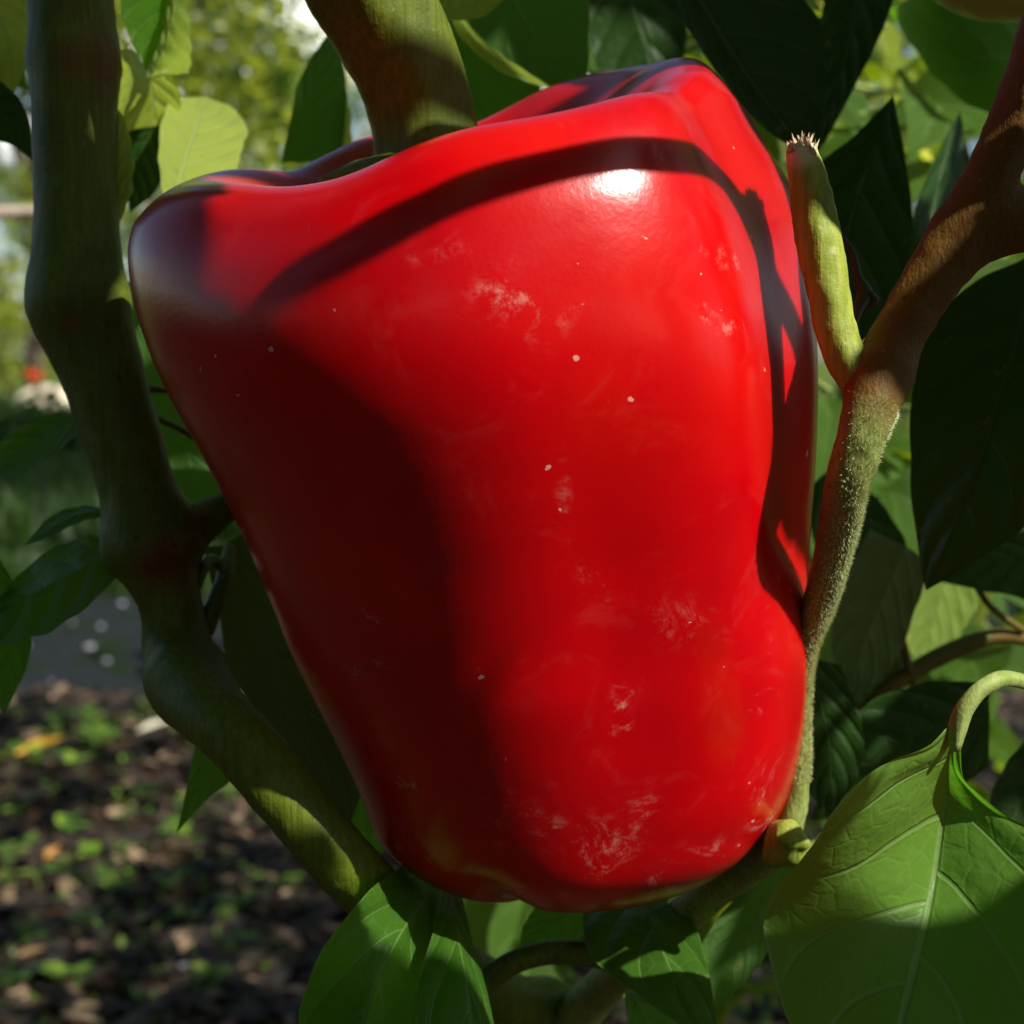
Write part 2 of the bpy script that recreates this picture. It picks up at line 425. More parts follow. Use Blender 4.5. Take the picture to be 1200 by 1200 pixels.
def proto_leaf(seed, width=.25, droop=.5, mat=None, pet=.16, nv=22, nu=4, fold=.1):
    """leaf of length 1 along +Y, top side up"""
    rng = random.Random(seed); M = []; L = []; R = []; ang = .25 * droop; p = Vector((0, 0, 0)); n = 14
    tw = rng.uniform(-.5, .5); sd = rng.uniform(-.35, .35)
    for i in range(n):
        v = i / (n - 1); w_ = width * wprof(v, pet)
        s = Vector((math.cos(tw * v), 0, math.sin(tw * v))); up = Vector((-math.sin(tw*v), 0, math.cos(tw*v)))
        M.append(tuple(p)); L.append(tuple(p - s * w_ + up * w_ * fold * 3)); R.append(tuple(p + s * w_ + up * w_ * fold * 3))
        ang -= droop * 1.5 / n; p = p + Vector((sd * v / n, math.cos(ang) / n, math.sin(ang) / n))
    V, Fc, UV = leaf_grid(M, L, R, nv=nv, nu=nu, cup=-.08, blister=.03, wave=.04, seed=seed)
    me = bpy.data.meshes.new('leaf'); me.from_pydata([tuple(v) for v in V], [], Fc)
    l = me.uv_layers.new(name='UVMap'); idx = np.zeros(len(me.loops), dtype=np.int32); me.loops.foreach_get('vertex_index', idx)
    l.data.foreach_set('uv', np.asarray(UV, dtype=np.float32)[idx].ravel())
    me.polygons.foreach_set('use_smooth', [True] * len(me.polygons)); me.materials.append(mat or M_LEAF)
    return me

def frame_of(p):
    """(px, py, depth) of a world point"""
    q = Vector(p) - CAM; d = q.dot(FWD)
    if d < 1e-4: return (9e9, 9e9, d)
    return 600 + q.dot(RIGHT) / d * F, 600 - q.dot(UP) / d * F, d

def place_leaf(me, base, direction, length, parent, roll=0., name='leaf'):
    y = Vector(direction).normalized(); z = Vector((0, 0, 1)) - y * y.z
    if z.length < .05: z = Vector((1, 0, 0)) - y * y.x
    z.normalize(); x = y.cross(z); m = Matrix((x, y, z)).transposed() @ Matrix.Rotation(roll, 3, 'Y')
    o = bpy.data.objects.new(name, me); COL.objects.link(o)
    o.rotation_euler = m.to_euler(); o.scale = (length,) * 3; o.parent = parent; o.location = Vector(base) - wloc(parent)
    return o

M_LEAFC = leaf_mat('neighbour_leaf_green', top=(.032, .095, .009), trans=(.34, .62, .015), tw=.30, rough=.38)
M_YEL = leaf_mat('young_yellow_green_leaf', top=(.16, .27, .03), back=(.20, .30, .06), trans=(.55, .78, .10), tw=.5, vein=(.3, .42, .12))  # yellow green lightened to stand for sun on these blades
M_PALE = leaf_mat('pale_grey_green_leaf_back', top=(.075, .12, .03), back=(.10, .15, .05), trans=(.12, .2, .03), tw=.25, vein=(.2, .26, .1), rough=.6)
M_DARK = leaf_mat('old_dark_leaf', top=(.012, .046, .007), back=(.022, .046, .012), trans=(.05, .14, .008), tw=.22, vein=(.06, .11, .03), rough=.45)  # darkened green for shaded blades; the shade is in the colour
M_BROWN = stem_mat('woody_brown_stem', a=(.085, .085, .014), b_=(.12, .105, .02), brown=(.15, .055, .014), br=.4)
M_STUB = stem_mat('cut_stem_yellow_green', a=(.20, .26, .03), b_=(.34, .38, .06), brown=(.75, .68, .5))
PROTO = [proto_leaf(i, .19 + .02 * (i % 4), .35 + .22 * (i % 3), M_LEAFC) for i in range(7)]

# ================================================================== THE PLANT THE PEPPER HANGS ON
TRX = P(655, 1250, .215)
plant = empty('pepper_plant', (TRX.x, TRX.y, 0))
tag(plant, 'nearest pepper plant whose thick green stems fork on both sides of the red pepper', 'plant', 'pepper plants in the bed')
trunk = [(TRX.x, TRX.y, -.01, .0065), (TRX.x, TRX.y, .10, .0055), (TRX.x - .001, TRX.y, .22, .005), (*P(655, 1255, .215), .0047), (*P(654, 1180, .215), .0047)]
left = pts3([(654, 1180, .215, 38), (610, 1180, .210, 36), (560, 1150, .203, 34), (500, 1105, .192, 35), (455, 1068, .182, 36), (420, 1030, .173, 39), (380, 985, .169, 40), (322, 915, .169, 40), (275, 862, .171, 40), (246, 832, .175, 45),
             (222, 800, .182, 53), (210, 768, .186, 44), (205, 735, .187, 39), (198, 695, .187, 39), (189, 672, .187, 46), (184, 650, .187, 64), (177, 622, .187, 61), (164, 580, .187, 47), (140, 500, .187, 47),
             (118, 430, .187, 50), (100, 380, .187, 58), (94, 352, .187, 64), (91, 318, .187, 56), (90, 250, .187, 49), (89, 150, .187, 50), (88, 95, .187, 53), (87, 72, .187, 58), (86, 50, .187, 53), (86, 0, .187, 51), (84, -80, .187, 52), (86, -250, .187, 48), (92, -500, .187, 40)])
nodeL = sweep(pts3([(175, 640, .187, 48), (215, 625, .187, 32), (252, 603, .188, 21), (285, 582, .19, 19), (330, 560, .2, 18), (390, 545, .215, 16)]), wob=.04)
peg = sweep(pts3([(200, 792, .184, 16), (182, 790, .183, 10), (171, 779, .183, 5), (168, 772, .183, 2)]), n=12)
petA = sweep(pts3([(232, 760, .187, 10), (250, 715, .189, 12), (264, 675, .193, 11), (270, 640, .198, 8)]), n=24, wob=.1)
petB = sweep(pts3([(228, 690, .187, 9), (236, 668, .189, 9), (250, 652, .194, 7)]), n=14)
spots = [(P(195, 662, .181), .0042, 1.), (P(215, 660, .182), .0036, .9), (P(86, 65, .181), .0026, .8), (P(132, 75, .184), .0046, .7), (P(80, 378, .181), .0014, .8), (P(228, 600, .185), .002, .5)]
TH = [trunk[0], trunk[1], trunk[2], trunk[3], trunk[4]]
stem = fused('stem', [sweep(TH, 60), sweep(left, 260, nr=28, ridge=.035, wob=.05)], M_STEM, plant, P(200, 600, .187), voxel=.0011, spots=spots)
side = fused('side_branch', [nodeL, petA, petB, peg], M_STEM, plant, P(230, 620, .187), voxel=.0005, spots=spots)

# right fork
ND = .1505
rdown = pts3([(1036, 430, ND, 42), (1013, 500, ND - .002, 30), (995, 560, ND - .0005, 27), (980, 630, ND + .007, 24), (962, 700, ND + .015, 21), (942, 765, ND + .021, 16), (937, 830, ND + .024, 14), (936, 900, ND + .025, 14), (926, 965, ND + .026, 18),
              (895, 1002, ND + .028, 22), (830, 1050, ND + .036, 22), (760, 1110, ND + .046, 23), (700, 1165, ND + .056, 25), (656, 1215, ND + .062, 26)])
rup = pts3([(1028, 450, ND, 38), (1054, 390, ND, 33), (1088, 335, ND, 34), (1125, 280, ND, 40), (1154, 225, ND - .001, 34), (1180, 160, ND - .002, 31), (1205, 90, ND - .004, 30), (1240, 0, ND - .006, 34), (1300, -150, ND - .01, 30), (1360, -340, ND - .012, 26)])
rrt = pts3([(1105, 305, ND, 34), (1150, 275, ND, 36), (1200, 258, ND, 38), (1260, 240, ND + .004, 40), (1340, 200, ND + .012, 34), (1480, 90, ND + .03, 30)])
stub = pts3([(1022, 452, ND, 30), (994, 424, ND, 25), (979, 385, ND, 25), (970, 340, ND, 26), (961, 290, ND, 27), (952, 240, ND, 26), (944, 200, ND, 22), (938, 168, ND, 18)])
kr = [(P(1120, 330, .145), .008, .7), (P(1160, 230, .145), .010, .7), (P(1060, 400, .145), .007, .6)]
M_FUZZ = stem_mat('pale_hairy_stem', a=(.15, .19, .04), b_=(.28, .31, .09), brown=(.125, .060, .008), br=.03, scale=2600, stretch=(1, 1, .3), rough=.6)
kr = [(Vector(q[:3]), .010, 2.2) for q in cr(rup, 22)[2:]] + [(Vector(q[:3]), .010, 2.2) for q in cr(rrt, 10)[1:]] + [(P(958, 800, .168), .0016, 1.), (P(955, 882, .171), .0016, 1.)]
branch = fused('branch', [sweep(rdown, 150, nr=26, ridge=.03), sweep(rup, 110, nr=28, ridge=.05, wob=.08), sweep(rrt, 60, nr=28, ridge=.04)], M_FUZZ, plant, P(1030, 440, ND), voxel=.0007, spots=kr, disp=.0003, smooth_it=5)
st = fused('cut_stub', [sweep(stub, 70, nr=24, ridge=.06, wob=.05)], M_STUB, plant, P(990, 420, ND), voxel=.0005,
           spots=[(P(938, 168, .149), .0022, 1.), (P(972, 296, .149), .0006, 1.)])
tv = []; tf = []
rg = random.Random(4)
for i in range(170):                     # torn fibres on the cut end
    x = rg.uniform(925, 955); c = P(x, 172 + abs(x - 938) * .5, ND + rg.uniform(-.0014, .0014)); l = rg.uniform(.0004, .0013) * rg.choice([1, 1, 1, 1.5])
    dr = (UP + RIGHT * rg.uniform(-.5, .5) + FWD * rg.uniform(-.5, .5)).normalized(); s_ = Vector((rg.uniform(-1, 1), rg.uniform(-1, 1), .1)).normalized() * .00034
    b = len(tv); tv += [c - s_, c + s_, c + dr * l + s_ * .2, c - s_.cross(dr) ]; tf += [(b, b+1, b+2), (b+1, b+3, b+2), (b+3, b, b+2)]
M_FIB = N('dry_torn_fibre'); M_FIB = M_FIB.finish(M_FIB.n('BsdfPrincipled', {'Base Color': (.62, .52, .33, 1), 'Roughness': .7}))
tag(obj('torn_fibres', tv, tf, M_FIB, plant, smooth=False), kind='stuff')
# fine hairs on the lit stem below the node
hv = []; hf = []
R3 = cr(rdown, 150); TT = np.gradient(R3[:, :3], axis=0)
for i in range(14000):
    k = rg.randint(6, 70); t = Vector(TT[k]).normalized(); a = t.cross(FWD).normalized(); b = t.cross(a)
    q = rg.uniform(0, 6.28); n_ = a * math.cos(q) + b * math.sin(q)
    if n_.dot(RIGHT) < rg.uniform(-.9, .3): continue
    c = Vector(R3[k, :3]) + n_ * R3[k, 3] * .97 + t * rg.uniform(-.0004, .0004)
    l = rg.uniform(.00015, .00042); s_ = t * .000035; e = c + (n_ + Vector((rg.uniform(-.4, .4), rg.uniform(-.4, .4), rg.uniform(-.4, .4)))) * l
    o_ = len(hv); hv += [c - s_, c + s_, c + n_.cross(t) * .00004, e]; hf += [(o_, o_+1, o_+3), (o_+1, o_+2, o_+3), (o_+2, o_, o_+3)]
M_HAIR = N('pale_stem_hair'); M_HAIR = M_HAIR.finish(M_HAIR.n('BsdfPrincipled', {'Base Color': (.55, .60, .30, 1), 'Roughness': .5}))
tag(obj('stem_hairs', hv, hf, M_HAIR, branch, smooth=False), kind='stuff')

# withered bud beside the node, bits in the fork
M_DRY = N('withered_dark_bud'); M_DRY = M_DRY.finish(M_DRY.n('BsdfPrincipled', {'Base Color': (.035, .028, .012, 1), 'Roughness': .6}))
bud = merge([sweep(pts3([(975, 272, .158, 3), (990, 282, .158, 4), (1000, 300, .158, 5), (1005, 325, .158, 7), (1012, 345, .158, 12), (1006, 362, .157, 8), (998, 385, .156, 7), (1000, 420, .155, 8)]), 40, nr=10, wob=.6),
             sweep(pts3([(1020, 342, .157, 2), (1024, 352, .158, 7), (1010, 362, .158, 8), (1002, 375, .158, 4)]), 16, nr=10, wob=.6)])
obj('withered_bud', bud[0], bud[1], M_DRY, plant)
# joint with two short cut pegs under the pepper's right side
j = fused('joint_pegs', [sweep(pts3([(905, 1000, .178, 20), (918, 985, .172, 24), (925, 975, .168, 16)]), 20), sweep(pts3([(900, 992, .172, 16), (930, 990, .170, 12), (950, 988, .168, 6)]), 20),
      sweep(pts3([(900, 1000, .172, 16), (925, 1005, .170, 12), (945, 1004, .169, 7)]), 20), sweep(pts3([(915, 985, .172, 14), (932, 978, .17, 8), (938, 974, .17, 4)]), 14)], M_STUB, plant, P(905, 1000, .176), voxel=.0005)

# ---- leaves of this plant, base -> tip
LV = lambda M, L, R, m=None, face='top', **k: hero(M, L, R, m, plant, face, **k)
# big leaf at the lower right, upper lobe in the sun
M_BIG = leaf_mat('broad_waxy_leaf', top=(.060, .175, .026), back=(.08, .15, .03), trans=(.13, .50, .02), rough=.42, vein=(.20, .30, .10), tw=.30)
LV([(1120, 852, .150), (1114, 890, .153), (1111, 930, .157), (1103, 975, .158), (1094, 1030, .157), (1078, 1110, .153), (1058, 1190, .148), (1030, 1290, .143), (1010, 1380, .142)],
   [(1112, 850, .150), (1090, 873, .148), (1045, 893, .1435), (1010, 912, .141), (982, 945, .141), (945, 1000, .147), (905, 1048, .153), (896, 1090, .155), (930, 1210, .150), (1010, 1380, .142)],
   [(1126, 856, .150), (1127, 885, .152), (1131, 915, .153), (1150, 933, .155), (1178, 955, .155), (1230, 985, .152), (1262, 1060, .148), (1250, 1160, .145), (1150, 1290, .142), (1010, 1380, .142)], M_BIG,
   nv=60, nu=14, blister=.014, wave=.012, cup=.05)
pt = pts3([(1119, 880, .1502, 6), (1121, 856, .150, 11), (1130, 830, .1495, 11), (1148, 808, .1495, 10), (1168, 797, .1505, 10), (1185, 796, .153, 9), (1215, 806, .160, 9), (1260, 850, .175, 10)])
M_PET = stem_mat('pale_petiole', a=(.20, .27, .06), b_=(.30, .36, .11), scale=900)
obj('petiole', *sweep(pt, 50, nr=14, ridge=.08), M_PET, plant)
# big dark leaf hanging at the right edge
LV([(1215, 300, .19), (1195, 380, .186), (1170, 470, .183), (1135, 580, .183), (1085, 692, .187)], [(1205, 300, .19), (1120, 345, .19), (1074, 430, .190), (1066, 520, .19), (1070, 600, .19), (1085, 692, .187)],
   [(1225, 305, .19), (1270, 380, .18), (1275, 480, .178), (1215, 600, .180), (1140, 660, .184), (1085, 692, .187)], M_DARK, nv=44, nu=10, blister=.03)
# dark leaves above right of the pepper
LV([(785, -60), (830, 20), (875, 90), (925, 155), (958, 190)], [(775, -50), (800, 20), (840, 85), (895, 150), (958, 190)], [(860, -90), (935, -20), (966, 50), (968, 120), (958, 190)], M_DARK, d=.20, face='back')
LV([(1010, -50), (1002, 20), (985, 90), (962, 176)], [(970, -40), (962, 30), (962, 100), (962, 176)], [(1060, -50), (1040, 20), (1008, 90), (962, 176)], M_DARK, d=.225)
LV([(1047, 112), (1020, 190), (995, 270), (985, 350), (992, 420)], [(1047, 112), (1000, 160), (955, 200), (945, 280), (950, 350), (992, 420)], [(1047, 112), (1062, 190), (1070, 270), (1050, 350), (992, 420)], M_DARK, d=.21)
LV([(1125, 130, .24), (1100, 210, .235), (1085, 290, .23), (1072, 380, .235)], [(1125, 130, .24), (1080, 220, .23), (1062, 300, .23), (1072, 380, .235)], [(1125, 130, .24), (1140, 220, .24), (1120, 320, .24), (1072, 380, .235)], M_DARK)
LV([(1230, 60, .26), (1150, 70, .25), (1090, 50, .25), (1040, 10, .26)], [(1230, 140, .26), (1150, 130, .26), (1095, 90, .26), (1040, 10, .26)], [(1230, -20, .25), (1150, -20, .24), (1090, -10, .24), (1040, 10, .26)], M_LEAF, face='back')
# leaves behind the stalk
LV([(560, -60), (600, 0), (632, 55), (660, 108)], [(545, -55), (530, -5), (556, 45), (610, 85), (660, 108)], [(670, -90), (690, -10), (689, 45), (686, 90), (660, 108)], M_LEAF, d=.22, face='back', nu=10, cup=-.05)
LV([(528, -4, .212), (546, 34, .210), (585, 72, .208), (612, 88, .208), (648, 104, .21)], [(524, 10, .212), (540, 44, .210), (580, 80, .207), (612, 94, .207), (648, 104, .21)], [(536, 4, .214), (556, 36, .214), (590, 66, .212), (615, 82, .212), (648, 104, .21)], M_YEL, cup=-.3, nv=24)
LV([(470, 60), (530, 100), (590, 130), (660, 150)], [(470, 90), (530, 140), (590, 160), (660, 150)], [(480, 20), (540, 20), (610, 70), (660, 150)], M_LEAF, d=.245)
LV([(500, 20), (530, 10), (560, 5), (600, -10)], [(500, 20), (530, 24), (565, 20), (600, -10)], [(500, 20), (520, -10), (550, -20), (600, -10)], M_YEL, d=.20)
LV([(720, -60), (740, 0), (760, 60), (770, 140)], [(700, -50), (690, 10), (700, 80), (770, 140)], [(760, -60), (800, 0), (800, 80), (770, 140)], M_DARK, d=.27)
# translucent leaf top left, sunlight put into its paler colour, and the ones around it
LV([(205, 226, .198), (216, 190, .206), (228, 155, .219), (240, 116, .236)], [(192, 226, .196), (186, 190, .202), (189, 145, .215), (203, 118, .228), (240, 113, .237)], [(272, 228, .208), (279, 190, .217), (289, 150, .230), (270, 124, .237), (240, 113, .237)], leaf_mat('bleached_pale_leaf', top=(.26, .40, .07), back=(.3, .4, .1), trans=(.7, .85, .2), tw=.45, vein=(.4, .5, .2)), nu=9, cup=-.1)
LV([(196, -50), (192, 0), (186, 50), (176, 92)], [(150, -60), (140, 0), (150, 40), (176, 92)], [(204, -50), (203, 0), (197, 40), (176, 92)], M_LEAF, d=.205)
LV([(204, -50, .205), (203, 0, .205), (194, 45, .205), (174, 92, .205)], [(206, -50, .204), (205, 0, .203), (196, 45, .200), (176, 92, .192)], [(222, -60, .222), (219, 0, .220), (223, 50, .216), (221, 86, .208)], M_YEL, blister=.05)
LV([(150, 56, .21), (152, 90, .204), (146, 120, .198), (128, 152, .19)], [(120, 60, .2), (122, 95, .196), (122, 130, .192), (128, 152, .19)], [(166, 62, .22), (174, 92, .214), (160, 120, .204), (128, 152, .19)], M_YEL)
LV([(176, 92), (180, 130), (172, 170), (160, 215)], [(160, 95), (148, 130), (148, 180), (160, 215)], [(200, 88), (212, 120), (200, 170), (160, 215)], M_YEL, d=.225)
LV([(196, 146), (175, 160), (160, 200), (152, 250)], [(196, 146), (150, 156), (146, 200), (152, 250)], [(196, 146), (194, 170), (186, 220), (152, 250)], M_DARK, d=.222)
LV([(134, 120, .19), (146, 150, .19), (150, 200, .188), (140, 262, .19)], [(134, 120, .19), (132, 160, .188), (133, 215, .187), (140, 262, .19)], [(134, 120, .19), (150, 150, .19), (156, 215, .19), (140, 262, .19)], M_YEL, blister=.08, wave=.1)
LV([(330, 190, .23), (360, 120, .228), (378, 70, .228), (392, 28, .23)], [(330, 190, .23), (340, 140, .228), (352, 90, .228), (392, 28, .23)], [(400, 190, .23), (408, 130, .228), (404, 80, .228), (392, 28, .23)], M_LEAF, face='back')
LV([(395, 195, .232), (402, 160, .23), (404, 130, .23), (398, 95, .232)], [(392, 195, .232), (395, 160, .23), (396, 130, .23), (398, 95, .232)], [(408, 195, .225), (412, 160, .225), (410, 130, .225), (398, 95, .232)], M_YEL)
# left edge, top
LV([(-30, -30), (0, 20), (12, 60), (16, 110)], [(-60, -30), (-40, 30), (-10, 80), (16, 110)], [(10, -40), (36, 10), (38, 60), (16, 110)], M_YEL, d=.21)
LV([(-40, 70), (-10, 80), (15, 90), (34, 104)], [(-40, 90), (-10, 98), (15, 102), (34, 104)], [(-40, 40), (-10, 45), (20, 65), (34, 104)], M_LEAF, d=.215)
LV([(-40, 110), (-5, 130), (20, 150), (40, 190)], [(-50, 170), (-20, 165), (10, 168), (40, 190)], [(-30, 90), (5, 98), (30, 130), (40, 190)], M_DARK, d=.2)
# middle left, between stem and pepper
LV([(150, 330), (185, 420), (215, 520), (240, 605)], [(120, 330), (150, 430), (175, 540), (240, 605)], [(190, 330), (260, 440), (290, 540), (240, 605)], M_LEAF, d=.225, face='back')
obj('tendril', *merge([sweep(pts3([(163, 462, .2, 3), (172, 456, .2, 6), (190, 457, .2, 4), (215, 462, .2, 3)]), 20, nr=8), sweep(pts3([(160, 472, .2, 3), (185, 490, .2, 4), (215, 505, .2, 4), (250, 530, .205, 4)]), 20, nr=8)]), M_STEM, plant)
# leaves left of the stem
LV([(110, 490, .192), (60, 510, .192), (20, 528, .192), (-30, 560, .19)], [(110, 490, .192), (60, 485, .195), (10, 510, .193), (-30, 560, .19)], [(110, 490, .192), (70, 527, .189), (30, 551, .188), (-30, 560, .19)], M_LEAF, face='back')
LV([(150, 650, .187), (100, 665, .187), (50, 690, .187), (0, 722, .187), (-50, 765, .188)], [(150, 646, .187), (100, 628, .193), (45, 653, .194), (0, 698, .19), (-50, 765, .188)], [(150, 656, .187), (118, 697, .183), (70, 734, .182), (10, 754, .185), (-50, 765, .188)], M_LEAF, nu=9)
LV([(132, 600, .192), (95, 602, .192), (60, 618, .192), (28, 640, .192)], [(132, 598, .192), (95, 593, .195), (60, 604, .195), (28, 640, .192)], [(132, 604, .192), (95, 612, .19), (62, 628, .19), (28, 640, .192)], M_LEAF, cup=.3)
LV([(-40, 640, .19), (-5, 690, .19), (12, 760, .19), (5, 838, .19)], [(-60, 660, .19), (-50, 720, .19), (-35, 780, .19), (5, 838, .19)], [(-20, 630, .19), (15, 680, .19), (36, 760, .19), (5, 838, .19)], M_LEAF)
# below the stem
LV([(248, 842, .19), (240, 885, .19), (228, 930, .19), (207, 976, .19)], [(236, 842, .19), (226, 885, .19), (217, 930, .19), (207, 976, .19)], [(285, 850, .19), (278, 905, .19), (245, 935, .19), (207, 976, .19)], M_LEAF, face='back')
LV([(262, 640), (300, 720), (345, 810), (385, 910), (400, 990)], [(238, 640), (256, 720), (272, 790), (330, 880), (400, 990)], [(290, 620), (350, 720), (400, 800), (430, 900), (400, 990)], M_PALE, d=.20, face='back', nu=9)
LV([(350, 800), (400, 880), (430, 950), (440, 1010)], [(340, 820), (370, 900), (400, 960), (440, 1010)], [(370, 780), (450, 860), (470, 950), (440, 1010)], M_LEAF, d=.21, face='back')
# under the pepper
LV([(520, 975, .205), (505, 1040, .184), (470, 1095, .166), (435, 1165, .162), (410, 1290, .165)], [(508, 975, .205), (462, 1022, .172), (416, 1060, .162), (373, 1122, .160), (352, 1215, .168), (410, 1290, .165)], [(532, 975, .205), (530, 1045, .187), (508, 1110, .175), (494, 1195, .168), (410, 1290, .165)], M_LEAF, nu=10)
LV([(524, 970, .205), (527, 1045, .183), (537, 1100, .170), (548, 1160, .163), (562, 1310, .160)], [(518, 970, .205), (519, 1045, .182), (506, 1100, .168), (484, 1182, .162), (510, 1262, .16), (562, 1310, .16)], [(530, 970, .205), (540, 1045, .184), (558, 1115, .174), (584, 1220, .168), (586, 1280, .162), (562, 1310, .16)], M_LEAF, nu=10, cup=-.08)
LV([(735, 985, .215), (748, 1040, .195), (768, 1090, .184), (795, 1152, .176), (844, 1230, .172)], [(725, 985, .215), (688, 1040, .196), (683, 1088, .186), (702, 1132, .179), (757, 1174, .175), (844, 1230, .172)], [(745, 985, .215), (798, 1040, .194), (817, 1090, .184), (833, 1150, .177), (844, 1230, .172)], M_LEAF, nu=10)
LV([(915, 1005), (895, 1060), (865, 1120), (840, 1186)], [(895, 1008), (855, 1060), (822, 1112), (840, 1186)], [(940, 1010), (925, 1060), (890, 1130), (840, 1186)], M_LEAF, d=.182, face='back')
LV([(690, 1058), (665, 1070), (640, 1090), (608, 1118)], [(650, 1050), (628, 1062), (612, 1090), (608, 1118)], [(720, 1070), (700, 1090), (650, 1112), (608, 1118)], M_LEAF, d=.20, face='back')
obj('petiole', *sweep(pts3([(530, 1185, .19, 15), (565, 1155, .187, 15), (600, 1128, .185, 14), (645, 1116, .185, 14), (700, 1120, .187, 14), (760, 1150, .192, 12)]), 50, nr=14), M_STEM, plant)
LV([(740, 1165), (755, 1190), (765, 1230), (770, 1300)], [(730, 1165), (735, 1200), (730, 1240), (770, 1300)], [(800, 1170), (830, 1200), (840, 1240), (770, 1300)], M_LEAF, d=.19, face='back')
# right, below the branch
LV([(1062, 640), (1040, 690), (1015, 750), (990, 830)], [(1020, 620), (985, 690), (975, 760), (990, 830)], [(1090, 660), (1075, 710), (1045, 780), (990, 830)], M_PALE, d=.22, face='back')
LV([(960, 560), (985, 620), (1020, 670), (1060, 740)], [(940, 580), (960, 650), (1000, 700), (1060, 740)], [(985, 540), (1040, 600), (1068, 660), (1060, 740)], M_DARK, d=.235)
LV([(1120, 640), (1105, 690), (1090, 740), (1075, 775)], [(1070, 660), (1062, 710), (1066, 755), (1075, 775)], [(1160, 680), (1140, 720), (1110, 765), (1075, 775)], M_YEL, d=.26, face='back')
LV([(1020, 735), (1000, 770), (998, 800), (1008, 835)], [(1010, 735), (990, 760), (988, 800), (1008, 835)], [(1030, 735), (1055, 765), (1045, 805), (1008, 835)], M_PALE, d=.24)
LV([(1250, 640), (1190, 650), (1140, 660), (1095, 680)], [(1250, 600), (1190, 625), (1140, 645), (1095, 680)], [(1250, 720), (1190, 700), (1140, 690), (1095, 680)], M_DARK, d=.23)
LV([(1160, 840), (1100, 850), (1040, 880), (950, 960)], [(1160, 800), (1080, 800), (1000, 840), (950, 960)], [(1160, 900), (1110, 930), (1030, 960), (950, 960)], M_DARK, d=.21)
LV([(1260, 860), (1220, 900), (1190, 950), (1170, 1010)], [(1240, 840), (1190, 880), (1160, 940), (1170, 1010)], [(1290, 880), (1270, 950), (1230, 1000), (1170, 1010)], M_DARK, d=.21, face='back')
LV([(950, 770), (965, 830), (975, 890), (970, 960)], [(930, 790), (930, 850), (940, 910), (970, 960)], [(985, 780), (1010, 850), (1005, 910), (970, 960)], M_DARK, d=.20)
obj('twig', *merge([sweep(pts3([(1000, 850, .24, 8), (1050, 800, .24, 10), (1110, 765, .24, 11), (1170, 745, .24, 9), (1240, 760, .245, 8)]), 40, nr=12),
     sweep(pts3([(965, 680, .23, 3), (1010, 690, .23, 4), (1045, 720, .235, 5), (1070, 800, .24, 6)]), 30, nr=8), sweep(pts3([(1140, 680, .235, 4), (1160, 710, .235, 4), (1200, 740, .24, 4)]), 20, nr=8)]), M_BROWN, plant)

# ---- the pepper's stalk and calyx
stk = pts3([(505, 215, .176, 66), (500, 165, .176, 62), (490, 115, .175, 62), (472, 65, .173, 64), (446, 15, .171, 67), (415, -40, .169, 68), (370, -120, .166, 56), (330, -220, .165, 44), (250, -320, .165, 36), (150, -380, .166, 34), (92, -420, .17, 36)])
fused('stalk', [sweep(stk, 120, nr=30, ridge=.06, wob=.05)], M_STEM, pep, P(505, 215, .176), voxel=.0008)
cv = []; cf = []
cc = P(505, 222, .176)
for j in range(40):
    q = 2 * math.pi * j / 40; rr_ = .0125 * (1 + .18 * math.cos(5 * q))
    for k, (f, hh) in enumerate(((.3, .004), (.7, .002), (1., -.0005), (.98, -.002))):
        cv.append(cc + (RIGHT * math.cos(q) + FWD * math.sin(q)) * rr_ * f + UP * hh)
for j in range(40):
    for k in range(3): a = j*4+k; b = ((j+1) % 40)*4+k; cf.append((a, b, b+1, a+1))
obj('calyx', cv, cf, M_STEM, pep)

# ================================================================== GROUND
def gz(x, y):
    q = Vector((x, y, 0))
    near = max(0, min(1, (3.2 - y) / .6)); mul = max(0, min(1, (1.62 + .05 * noise.noise(q * 5) - y) / .12))
    z = .012 * noise.noise(q * 2.3) + near * (.004 * noise.noise(q * 14) + .0016 * noise.noise(q * 55))
    z += mul * (.010 * max(0, noise.noise(q * 24 + Vector((5, 5, 0)))) + .006 * noise.noise(q * 70))
    if y > 3.2: z += .05 * noise.noise(q * .5) * min(1, (y - 3.2) / 3)
    return z
gx = np.concatenate([-np.geomspace(160, 1.15, 22), np.linspace(-1.1, 1.1, 190), np.geomspace(1.15, 160, 22)])
gy = np.concatenate([-np.geomspace(120, .2, 14), np.linspace(-.1, .55, 14), np.linspace(.6, 2.6, 190), np.geomspace(2.65, 260, 44)])
gv = [Vector((x, y, gz(x, y))) for y in gy for x in gx]; nx_ = len(gx)
gf = [(j*nx_+i, j*nx_+i+1, (j+1)*nx_+i+1, (j+1)*nx_+i) for j in range(len(gy)-1) for i in range(nx_-1)]
